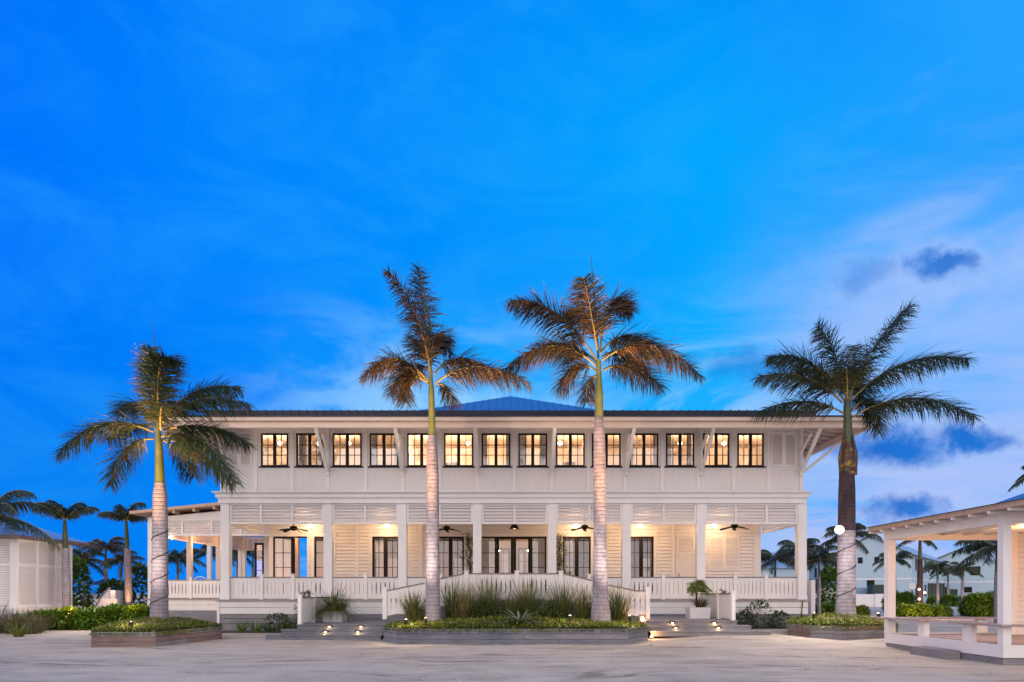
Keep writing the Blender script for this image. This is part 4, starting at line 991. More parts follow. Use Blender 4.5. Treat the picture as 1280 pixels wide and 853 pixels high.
# tall grass clumps behind the middle planter's palms
rng = random.Random(21)
spots = [(518, 20.3, 1.05, 'dark spiky grass clump left of the left middle palm trunk'), (566, 20.6, 1.25, 'tall grass clump just right of the left middle palm trunk'),
         (588, 20.3, 1.3, 'tall golden grass clump, second right of the left middle palm'), (611, 20.6, 1.3, 'tall golden grass clump before the left half of the ramp rail'),
         (637, 20.4, 1.25, 'tall grass clump standing left behind the agave'), (660, 20.6, 1.35, 'tall grass clump standing right behind the agave'),
         (683, 20.3, 1.1, 'lower dark grass clump between the agave and the right middle palm'), (704, 20.6, 1.25, 'golden tipped grass clump, second left of the right middle palm'),
         (728, 20.4, 1.2, 'tall grass clump just left of the right middle palm trunk'), (771, 20.4, 1.1, 'tall grass clump just right of the right middle palm trunk')]
for px, Y, h, lb in spots:
    x = gx(px, Y); m_ = MB(); k = {518: .9, 566: 1.25, 588: 1.0, 611: 1.3, 637: .85, 660: 1.35, 683: .7, 704: 1.25, 728: 1.0, 771: 1.05}[px]
    tuft(m_, (x, Y, .46), 190, 1.15 * k, .42, rng, .013, .9, .14)
    tuft(m_, (x + rng.uniform(-.2, .2), Y - .1, .46), 150, .62, .9, rng, .020, .9, .28)
    for j in range(3): tuft(m_, (x + rng.uniform(-.25, .25), Y + rng.uniform(-.2, .2), .46), 30, 1.28 * k * rng.uniform(.8, 1.1), .35, rng, .012, 1.2, .05, 1)
    tag(m_.build('grass_clump', [M['tallgrass'], M['straw']], org=(x, Y, .46)), lb, 'tall grass', 'tall grass clumps in the middle planter')
for px, Y, rx, h, lb in ((600, 19.7, .38, .62, 'low dark leafy shrub between the golden grass clumps left of the agave'), (690, 19.6, .4, .6, 'low dark leafy shrub between the agave and the right middle palm')):
    x = gx(px, Y); m_ = MB(); leafball(m_, (x, Y, .46 + h * .5), rx, .3, h * .55, 420, .12, rng); tag(m_.build('shrub', M['greenleaf'], org=(x, Y, .46)), lb, 'shrub')
m_ = MB(); c = Vector((gx(649, 18.5), 18.5, .56))
for k in range(26):
    a = k * 2.4; el = .35 + .9 * (k % 5) / 5
    blade(m_, c, (math.cos(a), math.sin(a), el), rng.uniform(.65, .95), .065, .6, 0, 4)
tag(m_.build('agave', M['agave'], org=c), 'striped agave with pointed leaves at the front of the middle planter', 'agave plant')

# uplights set in the planters
def uplight(p, target, energy, label, spot=96, col_=AMBER, group='spotlights lighting the palms'):
    p = Vector(p); t = thing('spotlight', label, 'spotlight', p, group)
    d = (Vector(target) - p).normalized()
    m_ = MB(); m_.tube([p - Vector((0, 0, .12)), p], .012, 6); m_.build('stake', M['brass'], t)
    m_ = MB(); m_.tube([p - d * .05, p, p + d * .09], [.03, .045, .05], 10, caps=False); m_.build('housing', M['brass'], t)
    m_ = MB(); m_.ball(p + d * .07, .042, .042, .042, 8, 6); m_.build('lens', M['bulb'], t)
    light('spotlight_lamp', 'SPOT', p + d * .14, energy * (.7 if p.x > 7.5 else 2.1), (1.0, .74, .56), t, .04, target, spot, .9)
    light('spotlight_beam', 'SPOT', p + d * .14, energy * (5.0 if p.x > 7.5 else 30.0), (1.0, .47, .17), t, .04, Vector(target) + Vector((0, -1.0, .5)), 52, .9)
    light('spotlight_spill', 'POINT', p + d * .16 + Vector((0, 0, .10)), energy * .075, (1.0, .68, .44), t, .04)
    return t
A1 = at(163, 782, 17.6); uplight(A1, at(198, 600, 19), 340, 'small spotlight on the left planter in front of its palm')
uplight(at(507, 779, 18.15), at(539, 520, 18.9), 430, 'leftmost spotlight on the wide middle planter')
uplight(at(532, 777, 18.2), at(541, 560, 18.9), 120, 'spotlight close to the foot of the left middle palm')
uplight(at(712, 774, 18.3), at(742, 520, 18.9), 300, 'spotlight left of the foot of the right middle palm')
uplight(at(787.5, 774, 18.6), at(757, 520, 18.9), 330, 'spotlight right of the foot of the right middle palm')
uplight(at(1017, 771, 18.9), at(1055, 560, 20), 170, 'left spotlight on the right planter near the steps')
uplight(at(1098.6, 771, 19.4), at(1062, 600, 20), 110, 'right spotlight on the right planter behind the pavilion post')
lp = at(803, 774, 20.9); t = thing('post_lantern', 'small glowing box lantern at the foot of the right ramp post', 'lantern', lp)
m_ = MB(); m_.box(lp.x - .09, lp.x + .09, lp.y - .09, lp.y + .09, lp.z + .10, lp.z + .13); m_.box(lp.x - .08, lp.x + .08, lp.y - .08, lp.y + .08, lp.z - .12, lp.z - .10)
for sx_ in (-1, 1):
    for sy_ in (-1, 1): m_.box(lp.x + sx_ * .07 - .01, lp.x + sx_ * .07 + .01, lp.y + sy_ * .07 - .01, lp.y + sy_ * .07 + .01, lp.z - .1, lp.z + .1)
m_.build('housing', M['brass'], t); m_ = MB(); m_.ball(lp, .05, .05, .08); m_.build('bulb', M['bulb'], t)
light('post_lantern_lamp', 'POINT', lp + Vector((0, -.16, .02)), 24, AMBER, t, .05)
gp = Vector((gx(812, 20), 19.72, .08)); t = thing('ground_spotlight', 'glowing ground light at the foot of the right steps', 'ground light', gp)
m_ = MB(); m_.tube([gp - Vector((0, 0, .08)), gp], .05, 10); m_.build('housing', M['brass'], t); m_ = MB(); m_.ball(gp + Vector((0, 0, .02)), .045, .045, .03); m_.build('lens', M['bulb'], t)
light('ground_spotlight_lamp', 'POINT', gp + Vector((.05, -.05, .14)), 13, AMBER, t, .04)
# flood light strapped to the right palm
fp = at(1049, 662, 19.6); t = thing('flood_light', 'bright white flood light strapped to the trunk of the right palm', 'flood light', fp)
d = Vector((-.35, -.9, -.25)).normalized()
m_ = MB(); m_.tube([fp + Vector((.25, .3, 0)), fp + Vector((.08, .08, 0)), fp], .02, 6); m_.build('arm', M['brass'], t)
m_ = MB(); m_.tube([fp - d * .05, fp, fp + d * .08], [.05, .10, .13], 14, caps=False); m_.build('housing', M['signm'], t)
m_ = MB(); m_.ball(fp + d * .06, .05, .05, .045, 12, 8); m_.build('lens', M['bulb_white'], t)
light('flood_light_lamp', 'SPOT', fp + d * .2, 420, (1, .86, .78), t, .08, fp + d * 5 + Vector((0, 2, -3)), 120, .8)
light('flood_trunk_spill', 'POINT', fp + Vector((-.2, -.75, -.9)), 70, (1, .86, .8), t, .08)

# ------------------------------------------------------------------ pots and plants by the steps and beds
def box_pot(px, py, Y, wd, h, label, z):
    x = gx(px, Y); t = thing('planter_box', label, 'planter box', (x, Y, z))
    m_ = MB(); s_ = wd / 2
    m_.add([(x - s_, Y - s_, z), (x + s_, Y - s_, z), (x + s_, Y + s_, z), (x - s_, Y + s_, z), (x - s_ * 1.06, Y - s_ * 1.06, z + h), (x + s_ * 1.06, Y - s_ * 1.06, z + h), (x + s_ * 1.06, Y + s_ * 1.06, z + h), (x - s_ * 1.06, Y + s_ * 1.06, z + h)],
           [(0, 3, 2, 1), (0, 1, 5, 4), (1, 2, 6, 5), (2, 3, 7, 6), (3, 0, 4, 7)])
    m_.build('box', M['pot'], t)
    m_ = MB(); m_.box(x - s_ * .98, x + s_ * .98, Y - s_ * .98, Y + s_ * .98, z + h - .08, z + h - .03); m_.build('soil', M['soil'], t)
    return Vector((x, Y, z + h - .04))
c = box_pot(419, 770, 22.4, .62, .36, 'square white planter box on the left steps under the bushy grass', .42)
m_ = MB(); tuft(m_, c, 760, .98, 1.15, rng, .014, 1.8, .22); tag(m_.build('potted_grass', M['tallgrass'], org=c), 'bushy arching grass with pale tips in the left white planter box', 'grass plant')
c = box_pot(872, 766, 22.2, .62, .36, 'square white planter box on the right steps under the little palm', .54)
t = thing('potted_palm', 'little palm with thin brown stem in the right white planter box', 'potted palm', c)
m_ = MB(); m_.tube([c, c + Vector((-.04, 0, .25)), c + Vector((-.02, 0, .5))], [.045, .035, .03], 8); m_.build('stem', M['trunk_dark'], t)
for k in range(16):
    a = k * 2.4 + .2; d = Vector((math.cos(a), math.sin(a) * .8, 0)); q0 = c + Vector((-.02, 0, .48))
    frond('frond', t, bez(q0, q0 + d * .2 + Vector((0, 0, .30 + .12 * (k % 4))), q0 + d * (.33 + .08 * (k % 2)) + Vector((.1, 0, -.05 + .12 * (k % 4))), 8), .26, rng, [M['cover'], M['rachis']], 22, .018, .5, .008)
m_ = MB(); tuft(m_, c + Vector((.1, 0, 0)), 200, .5, .8, rng, .014, 1.0, .12); m_.build('undergrowth', M['drygrass'], t)
def bush(px, Y, z, rx, ry, rz, n, size, label, m='greenleaf', cat='shrub', group=None, name='shrub'):
    x = gx(px, Y); b_ = MB(); leafball(b_, (x, Y, z + rz * .55), rx, ry, rz * .75, n, size, rng)
    o = b_.build(name, M[m], org=(x, Y, z)); tag(o, label, cat, group); return o
bush(383, 23.4, .0, .40, .3, 1.10, 1100, .10, 'dark green shrub showing over the left low white screen')
bush(903, 23.4, .13, .38, .3, 1.02, 1100, .10, 'dark green shrub showing over the right low white screen')
bush(708, 22.8, 1.13, .35, .3, .75, 420, .10, 'bright green shrub beside the right end of the entrance rail', 'hedge')
for i, (px, h) in enumerate(((258, .35), (302, .5), (320, .55), (336, .4), (352, .6), (362, .6))):
    x = gx(px, 23.7); m_ = MB(); tuft(m_, (x, 23.7, 0), 34, h, .7, rng, .03, .8, .12); 
    tag(m_.build('bed_plant', M['hedge'], org=(x, 23.7, 0)), 'small green plant growing at the foot of the left grey plinth', 'plant', 'small plants in the left bed')
for px, rx, h, lb in ((347, .5, .5, 'low leafy shrub at the left plinth next to the left steps'), (930, .35, .5, 'low dark shrub against the right screen at the plinth'), (949, .5, .75, 'tallest dark shrub in the bed at the right plinth'), (975, .35, .45, 'low dark shrub nearest the right timber planter at the plinth')):
    bush(px, 23.6, ground_z(gx(px, 23.6), 23.6), rx, .35, h, 500, .11, lb, 'greenleaf')
bd = MB(); bd.box(XBL + .3, gx(371, 23.4), 23.3, 24.28, -.02, .035); bd.box(gx(921, 23.4), gx(985, 23.4), 23.3, 24.28, .1, .165); tag(bd.build('planting_bed', M['soil']), kind='structure')
# climbing vines by the entrance
for px, lb in ((587, 'brown climbing vine on the wall left of the entrance doors'), (699, 'brown climbing vine on the wall right of the entrance doors')):
    x = gx(px, YW - .12); t = thing('climbing_vine', lb, 'vine', (x, YW - .12, DZ)); m_ = MB()
    for k in range(5):
        p = [Vector((x + rng.uniform(-.14, .14), YW - .1 - rng.random() * .08, DZ + i * .32)) for i in range(9)]; m_.tube(p, .012, 5)
    m_.build('stem', M['trunk_dark'], t)
    m_ = MB()
    for k in range(420):
        blade(m_, (x + rng.gauss(0, .16), YW - .12 - rng.random() * .15, DZ + rng.random() ** .7 * 2.75), (rng.uniform(-1, 1), -.5, rng.uniform(-.6, .6)), rng.uniform(.07, .16), .05, .8, 0, 2)
    m_.build('foliage', M['tallgrass'], t)

# ------------------------------------------------------------------ pavilion on the right
pv = thing('open_pavilion', 'white timber pavilion with bench seats and blue metal roof at the right edge', 'pavilion', (12.4, 15, 0))
PX, PY0, PY1, PXE = 9.33, 12.9, 17.0, 17.0
m_ = MB(); m_.box(PX + .02, PXE, PY0 + .02, PY1 - .02, .30, .355); m_.build('floor', M['deck'], pv)
m_ = MB(); m_.box(PX, PX + .05, PY0, PY1, .13, .372); m_.box(PX + .051, PXE, PY0, PY0 + .05, .13, .372); m_.box(PX + .051, PXE, PY1 - .05, PY1, .13, .372); m_.build('rim_board', M['white'], pv)
m_ = MB(); m_.box(PX + .02, PX + .06, PY0 + .03, PY1 - .03, -.05, .12); m_.box(PX + .061, PXE, PY0 + .03, PY0 + .07, -.05, .12); m_.build('plinth', M['greywood'], pv)
for x, y, s_ in ((PX + .075, PY0 + .075, .075), (PX + .09, PY1 - .09, .09), (PXE - .1, PY0 + .075, .075), (PXE - .1, PY1 - .09, .09)):
    m_ = MB(); m_.box(x - s_ - .004, x + s_, y - s_ - .004, y + s_, .373 if True else 0, 2.67); m_.build('post', M['trim'], pv)
m_ = MB(); m_.box(PX - .01, PX + .17, PY0 - .01, PY1 + .01, 2.672, 2.90); m_.box(PX + .171, PXE, PY0 - .01, PY0 + .14, 2.672, 2.90); m_.box(PX + .171, PXE, PY1 - .15, PY1 + .01, 2.672, 2.90); m_.build('beam', M['trim'], pv)
m_ = MB()
for k in range(10): y = PY0 - .6 + k * .53; m_.box(PX - .34, PX - .012, y - .03, y + .03, 2.845, 2.898)
for k in range(14): x = PX + .3 + k * .53; m_.box(x - .035, x + .035, PY0 + .15, PY1 - .16, 2.78, 2.90)
m_.build('rafter', M['white'], pv)
EXp, EYa, EYb = 8.98, 11.9, 17.12
m_ = MB(); m_.box(EXp, EXp + .04, EYa, EYb, 2.90, 3.0); m_.box(EXp + .041, PXE + .5, EYa, EYa + .04, 2.90, 3.0); m_.box(EXp + .041, PXE + .5, EYb - .04, EYb, 2.90, 3.0)
m_.box(EXp + .041, PXE + .5, EYa + .041, EYb - .041, 2.905, 2.935); m_.build('fascia', M['tan'], pv)
m_ = MB(); e = [(EXp - .05, EYa - .05, 3.005), (PXE + .6, EYa - .05, 3.005), (PXE + .6, EYb + .05, 3.005), (EXp - .05, EYb + .05, 3.005)]
i2 = [(11.0, 13.2, 3.33), (PXE - 1.4, 13.2, 3.33), (PXE - 1.4, 16.0, 3.33), (11.0, 16.0, 3.33)]; rd = [(12.5, 14.6, 4.02), (PXE - 2.6, 14.6, 4.02)]
m_.add(e + i2, [(k, (k + 1) % 4, 4 + (k + 1) % 4, 4 + k) for k in range(4)] + [(3, 2, 1, 0)]); m_.add(i2 + rd, [(0, 1, 5, 4), (1, 2, 5), (2, 3, 4, 5), (3, 0, 4)])
m_.build('roof', M['roof'], pv)
def bench(segs, sups, lab):
    m_ = MB()
    for (x0, x1, y0, y1) in segs: m_.box(x0, x1, y0, y1, .72, .76)
    o = m_.build('bench_seat', M['brownwood'] if lab else M['deck'], pv)
    for (x, y, a, b) in sups:
        m_ = MB(); m_.box(x - a, x + a, y - b, y + b, .372, .719); m_.build('bench_support', M['trim'], pv)
bench([(PX - .12, PX + .30, 15.3, PY1 - .2), (PX - .12, 14.6, PY1 - .199, PY1 + .2)], [(PX + .10, 15.55, .06, .12), (PX + 2.4, PY1 - .02, .12, .06), (12.4, PY1 - .02, .12, .06)], 0)
bench([(PX - .12, PX + .30, PY0 + .2, 14.35), (PX - .12, 14.6, PY0 - .12, PY0 + .199)], [(PX + .10, 14.0, .06, .13), (12.3, PY0 + .1, .12, .06)], 0)
m_ = MB(); m_.box(8.98, 9.31, 14.1, 15.3, -.02, .17); m_.build('step', M['greywood'], pv)
m_ = MB(); m_.clap(12.1, 16.5, .36, 2.9, 16.45, .13, .02); m_.build('kiosk_wall', M['white'], pv)
m_ = MB(); m_.box(12.1, 16.5, 16.49, 16.7, .357, 2.89); m_.build('kiosk', M['white'], pv)
m_ = MB(); m_.box(12.06, 12.2, 16.40, 16.43, .36, 2.89); m_.box(12.21, 16.5, 16.405, 16.428, .36, .52); m_.build('kiosk_trim', M['trim'], pv)
light('pavilion_lamp', 'POINT', (11.0, 14.6, 2.62), 75, AMBER, pv, .1)
light('pavilion_lamp', 'POINT', (12.2, 13.6, 2.55), 45, AMBER, pv, .1)

# ------------------------------------------------------------------ left kiosk building
lk = thing('shuttered_pavilion', 'white louvre walled pavilion with pale metal hip roof at the left edge', 'pavilion', (-21, 28, 0))
KX, KY0, KY1, KXE = -18.45, 25.55, 28.8, -26.0
FZ, TZ = .80, 3.42
m_ = MB(); m_.box(KXE, KX - .12, KY0 + .12, KY1, FZ, TZ + .2); m_.build('inner_wall', M['white'], lk)
m_ = MB()
for y in (KY0, KY0 + 1.08, KY0 + 2.16, KY1 - .12): m_.box(KX - .12, KX, y, y + .13, FZ, TZ)
m_.box(KX - .11, KX - .003, KY0 + .012, KY1 - .01, TZ - .1, TZ + .2); m_.box(KX - .11, KX - .005, KY0 + .012, KY1 - .01, 2.38, 2.5); m_.box(KX - .11, KX - .003, KY0 + .012, KY1 - .01, FZ + .003, FZ + .15)
for x in (KX - .16, KX - 1.5, KX - 3.0): m_.box(x - .1, x + .038, KY0 - .003, KY0 + .112, FZ, TZ)
m_.box(KXE, KX - .14, KY0, KY0 + .11, TZ - .1, TZ + .2); m_.box(KXE, KX - .14, KY0, KY0 + .105, 2.38, 2.5)
m_.build('wall_frame', M['trim'], lk)
m_ = MB(lambda p: Vector((KX - .01 - (p.y), p.x, p.z)))
for k in range(3):
    a, b = KY0 + .13 + k * 1.08, KY0 + 1.08 + k * 1.08
    m_.slats(a, min(b, KY1 - .12), FZ + .15, 2.38, 0, .085, .05); m_.slats(a, min(b, KY1 - .12), 2.5, TZ - .1, 0, .085, .05)
m_.build('louvre_slats', M['trim'], lk)
m_ = MB()
for a, b in ((KX - 1.6, KX - .26), (KX - 3.1, KX - 1.47), (KX - 4.6, KX - 2.97)):
    m_.slats(a, b, 2.5, TZ - .1, KY0 + .02, .085, .05); m_.slats(a, b, FZ + .1, 2.38, KY0 + .02, .085, .05)
m_.build('front_slats', M['trim'], lk)
m_ = MB(); ex, ey0, ey1, ez = KX + .42, KY0 - .45, KY1 + .5, 3.50
e = [(KXE, ey0, ez), (ex, ey0, ez), (ex, ey1, ez), (KXE, ey1, ez)]; ap_ = [(KXE, (ey0 + ey1) / 2, 4.55), (ex - 2.6, (ey0 + ey1) / 2, 4.55)]
m_.add(e + ap_, [(0, 1, 5, 4), (1, 2, 5), (2, 3, 4, 5)]); m_.build('roof', M['pale_roof'], lk)
m_ = MB(); m_.box(KXE, ex - .01, ey0 + .01, ey1 - .01, ez - .10, ez - .004); m_.build('eave_board', M['brownwood'], lk)
m_ = MB(); m_.box(KXE, KX + .3, KY0 - .5, KY1 + .2, FZ - .2, FZ - .002); m_.build('deck', M['white'], lk)
m_ = MB()
for x, y in ((KX + .2, KY0 - .35), (KX - 2, KY0 - .35), (KX + .2, KY1)): m_.box(x - .08, x + .08, y - .08, y + .08, -.05, FZ - .2)
m_.build('stilt', M['bluewood'], lk)
light('kiosk_lamp', 'POINT', (KX + 3.6, KY0 - 1.2, 2.6), 190, (1, .9, .84), None, .1)  # added fill light without a fixture, brightens the louvre walls

# ------------------------------------------------------------------ hedges, dune grass
def hedge(px0, px1, Y, h, dep, label, n=5200, size=.13, z=0, group='clipped round hedges'):
    x0, x1 = gx(px0, Y), gx(px1, Y); cx_ = (x0 + x1) / 2; m_ = MB(); k = max(2, round((x1 - x0) / 1.0))
    core = MB()
    for i in range(k):
        c_ = x0 + (x1 - x0) * (i + .5) / k; rx = (x1 - x0) / k * .68
        hh = h * rng.uniform(.88, 1.05)
        leafball(m_, (c_, Y + rng.uniform(-.1, .1), z + hh * .5), rx, dep, hh * .52, n // k, size, rng)
        m_.ball((c_, Y, z + hh * .45), rx * .82, dep * .82, hh * .46, 10, 7)
    o = m_.build('hedge', M['hedge'], org=(cx_, Y, z)); return tag(o, label, 'hedge', group)
hedge(44, 128, 25.7, .74, .8, 'long rounded green hedge below the lit palm at the left', 6500, .17)
hedge(127, 190, 26.6, .84, .8, 'rounded green hedge beside the left timber planter', 5500, .17)
m_ = MB()
for k in range(20):
    px = rng.uniform(-12, 50); Y = rng.uniform(22.5, 24.5); x = gx(px, Y); tuft(m_, (x, Y, -.02), 60, rng.uniform(.6, 1.2), .8, rng, .02, 1.1, .25)
tag(m_.build('dune_grass', M['drygrass']), kind='stuff')
m_ = MB(); x = gx(23, 21.2); tuft(m_, (x, 21.2, 0), 70, .5, .8, rng, .03, .8, .12); tag(m_.build('grass_tuft', M['cover'], org=(x, 21.2, 0)), 'small green grass tuft alone on the sand at the left', 'grass')

# ------------------------------------------------------------------ background palms
def palm(px, Y, base_z, crown_py, tw, label, seed, nf=12, R_=2.4, lean=0, dark=True, lit=None, group='background palms', trunk_dark=False, foot_px=None, spread=1.0, shaft=True, elmin=-.05, droop=1.0):
    rg_ = random.Random(seed); x = gx(px, Y); zc = gz(crown_py, Y); xb_ = gx(foot_px, Y) if foot_px else x
    t = thing('palm_tree', label, 'palm tree', (xb_, Y, base_z), group)
    H = zc - base_z; r0 = tw / 2 * Y / FP
    P = [Vector((xb_ + (x - xb_) * max(0, f) ** 1.4, Y, base_z + H * f)) for f in (-.03 if base_z else -.03, .03, .15, .35, .6, .72)]
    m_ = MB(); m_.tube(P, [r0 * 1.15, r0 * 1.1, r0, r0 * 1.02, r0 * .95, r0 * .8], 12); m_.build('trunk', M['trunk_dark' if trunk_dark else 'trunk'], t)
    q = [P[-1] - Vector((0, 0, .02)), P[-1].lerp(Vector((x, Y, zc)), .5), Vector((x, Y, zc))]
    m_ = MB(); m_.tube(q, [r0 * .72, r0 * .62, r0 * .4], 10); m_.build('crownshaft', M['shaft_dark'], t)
    cr = MB(); c_ = Vector((x, Y, zc))
    for k in range(nf):
        a = k * 2.39996 + rg_.uniform(-.3, .3); f = (k + .5) / nf; el = 1.35 - (1.35 - elmin) * f + rg_.uniform(-.15, .15)
        d = Vector((math.cos(a) * math.cos(el), math.sin(a) * math.cos(el), math.sin(el))); L = R_ * rg_.uniform(.85, 1.12)
        hz = Vector((math.cos(a), math.sin(a), 0))
        pth = bez(c_, c_ + d * L * .6, c_ + d * L * .55 + hz * L * .45 * spread + Vector((0, 0, -L * (.12 + .42 * f) * droop)), 9)
        cr.tube(pth, [.03 * (1 - .85 * i / 8) for i in range(9)], 5, 1)
        for i in range(46):
            tt = .10 + .90 * (i + rg_.random() * .6) / 46; ff = tt * 8; j = min(int(ff), 7); p = pth[j].lerp(pth[j + 1], ff - j); T = (pth[j + 1] - pth[j]).normalized()
            sd = T.cross(Vector((0, 0, 1))); sd = sd.normalized() if sd.length > .1 else Vector((1, 0, 0)); up = sd.cross(T)
            LL = R_ * .31 * (.55 + .45 * math.sin(math.pi * tt)) * rg_.uniform(.8, 1.15)
            for s_ in (-1, 1):
                blade(cr, p, sd * s_ * .85 + T * .5 + up * rg_.uniform(-.4, .4) + Vector((0, 0, -.25)), LL, .045, 1.1, 0, 2, side=T)
    cr.build('crown', [M['frond_dark' if dark else 'frond'], M['rachis']], t)
    if lit:
        e, dxl = lit; p = Vector((xb_ + dxl, Y - .7, base_z + .15)); light('palm_foot_lamp', 'SPOT', p, e * 3, AMBER, None, .05, (x, Y, base_z + H * .6), 60, .6)
    return t
palm(81, 26.5, .3, 651, 9.5, 'palm with lit foot rising from the long hedge at the left', 31, 8, 1.5, elmin=.75, droop=.35, lit=(150, .1), foot_px=83.5)
palm(157.5, 31.5, .2, 652, 8.5, 'leaning palm with pale trunk beside the cable wound left palm', 36, 9, 1.6, elmin=.6, droop=.5, lit=(110, .2), foot_px=161.5)
palm(132, 44, 0, 688, 5.5, 'smaller palm with bright lit trunk between the two left palms', 33, 10, 1.9, elmin=.25, dark=False, lit=(200, -.2))
palm(104, 42, 0, 700, 4, 'bushy dark palm above the shrubs right of the louvre walled pavilion', 34, 12, 1.7)
palm(151, 48, 0, 703, 4, 'dark palm half hidden behind the leaning palm at the left', 35, 11, 1.8)
palm(-14, 24.5, 0, 644, 11, 'palm cut off by the left edge with fronds over the pale roof', 37, 10, 2.2, foot_px=-16)
palm(222, 47, 0, 700, 4, 'dark palm seen between the left palm trunk and the wing post', 38, 12, 1.9)
palm(260.5, 48, 0, 692, 4, 'dark palm seen through the open left wing, near the corner column', 39, 10, 1.9)
palm(297, 52, 0, 692, 4, 'brownish palm seen through the wing just right of the corner column', 40, 12, 1.9, dark=False)
palm(316, 50, 0, 690, 4, 'dark palm seen through the wing beside the black glazed door', 41, 13, 1.9)
palm(969, 44, 0, 700, 4, 'palm seen between the hotel wall and the right corner column', 42, 14, 1.9, lit=(60, .2))
palm(1000, 40, 0, 690, 4, 'dark palm mostly hidden behind the right corner column', 43, 12, 2.0)
palm(1024, 38, 0, 700, 4, 'bushy dark palm just right of the right corner column', 44, 14, 1.7)
palm(1058, 33, 0, 672, 6, 'dark palm whose fronds show on both sides of the flood lit trunk', 45, 10, 1.6)
palm(1150, 38, .1, 672, 6.5, 'palm with spotlit trunk rising from the hedge behind the pavilion', 46, 11, 1.25, lit=(120, -.15), trunk_dark=True)
palm(1118, 46, 0, 700, 4.5, 'dark palm behind the left post of the right pavilion', 47, 13, 1.5)
palm(1172, 62, 0, 710, 3.5, 'small lit palm in front of the white row house windows', 48, 12, 1.5, lit=(60, .1))
palm(1185, 70, 0, 714, 3, 'second small lit palm before the row houses, thinner', 49, 10, 1.5)
palm(1203, 66, 0, 712, 3.5, 'small palm in front of the porch of the second row house', 50, 12, 1.7, lit=(50, .1))
palm(1246, 27, 0, 688, 6, 'large arching palm seen behind the kiosk post of the right pavilion', 51, 16, 1.7)
palm(1310, 21, 0, 590, 9, 'palm whose frond tips show above the right pavilion roof', 52, 10, .9)
bush(93, 31, 0, .6, .9, 2.3, 1500, .30, 'large green shrub mass beside the louvre walled pavilion', 'hedge')
bush(176, 38, 0, .9, .9, 2.2, 1100, .35, 'tall dark shrub behind the leaning palm', 'greenleaf')
bush(143, 40, 0, 1.0, .9, 1.6, 900, .35, 'dark shrub under the smaller lit palm', 'greenleaf')

light('hedge_lamp', 'POINT', at(86, 755, 25.4), 30, AMBER, None, .06); light('hedge_lamp', 'POINT', at(165, 753, 26.0), 30, AMBER, None, .06); light('hedge_lamp', 'POINT', at(1100, 746, 36.5), 14, AMBER, None, .06)
# beach stair and parasol at the left
bs = thing('boardwalk_stair', 'white boarded stair parapet behind the hedges at the left', 'stair', (gx(120, 36), 36, 0))
m_ = MB(); Y = 35.0
m_.frontpoly([(gx(88, Y), .2), (gx(126, Y), .2), (gx(126, Y), gz(749, Y)), (gx(88, Y), gz(750, Y))], Y, Y + .1); m_.build('parapet', M['trim'], bs); m_ = MB()
m_.frontpoly([(gx(120, Y), .2), (gx(131, Y), .2), (gx(131, Y), gz(735, Y)), (gx(120, Y), gz(748, Y))], Y + .4, Y + .5); m_.build('parapet', M['trim'], bs); m_ = MB()
m_.frontpoly([(gx(124, Y), -.1), (gx(152, Y), -.1), (gx(152, Y), gz(749, Y)), (gx(131, Y), gz(748, Y)), (gx(124, Y), gz(762, Y))], Y - .4, Y - .3); m_.build('parapet', M['trim'], bs); m_ = MB()
m_.box(gx(111, Y), gx(123, Y), Y + 1.5, Y + 2.5, .2, gz(738, Y)); m_.build('parapet', M['trim'], bs)
m_ = MB(); m_.bar((gx(118, Y), Y + .45, gz(749, Y) + .03), (gx(131, Y), Y + .45, gz(735, Y) + .03), .18, .06); m_.bar((gx(123, Y), Y - .35, gz(762.5, Y)), (gx(131.5, Y), Y - .35, gz(747.5, Y)), .18, .06); m_.build('rail_cap', M['cap'], bs)
light('stair_lamp', 'POINT', (gx(146, Y), Y - 1.0, 1.2), 16, AMBER, None, .05); light('stair_lamp', 'POINT', (gx(113, Y), Y + 1.2, 1.6), 14, AMBER, None, .05)
c = at(129, 724, 43); t = thing('parasol', 'dark blue parasol opened behind the white stair at the left', 'parasol', (c.x, c.y, 0))
m_ = MB(); n = 8; vs = [(c.x + 1.0 * math.cos(k * math.pi / 4), c.y + 1.0 * math.sin(k * math.pi / 4), c.z - .38) for k in range(n)] + [c]; m_.add(vs, [(k, (k + 1) % n, n) for k in range(n)]); m_.build('canopy', M['canvas'], t)
m_ = MB(); m_.tube([(c.x, c.y, 0), c], .03, 6); m_.build('pole', M['cap'], t)
# round chair back on the wing veranda
c = Vector((gx(250, 31), 31, DZ)); t = thing('veranda_chair', 'round backed pale cane chair on the left wing veranda', 'chair', c)
m_ = MB(); arc = [(c.x + .36 * math.cos(a), c.y, DZ + .62 + .36 * math.sin(a)) for a in [math.pi * k / 14 for k in range(15)]]; m_.tube(arc, .022, 6)
m_.tube([arc[0], (c.x + .33, c.y, DZ + .4)], .022, 6); m_.tube([arc[-1], (c.x - .33, c.y, DZ + .4)], .022, 6)
for k in (-2, -1, 0, 1, 2): m_.tube([(c.x + k * .11, c.y, DZ + .42), (c.x + k * .13, c.y, DZ + .62 + math.sqrt(max(.01, .1296 - (k * .13) ** 2)))], .008, 4)
m_.build('backrest', M['trim'], t)
m_ = MB(); m_.box(c.x - .3, c.x + .3, c.y - .5, c.y + .02, DZ + .38, DZ + .44); m_.build('seat', M['trim'], t)
for sx_ in (-.26, .26):
    for sy_ in (-.45, -.02): m_ = MB(); m_.tube([(c.x + sx_, c.y + sy_, DZ), (c.x + sx_, c.y + sy_, DZ + .38)], .018, 6); m_.build('leg', M['trim'], t)

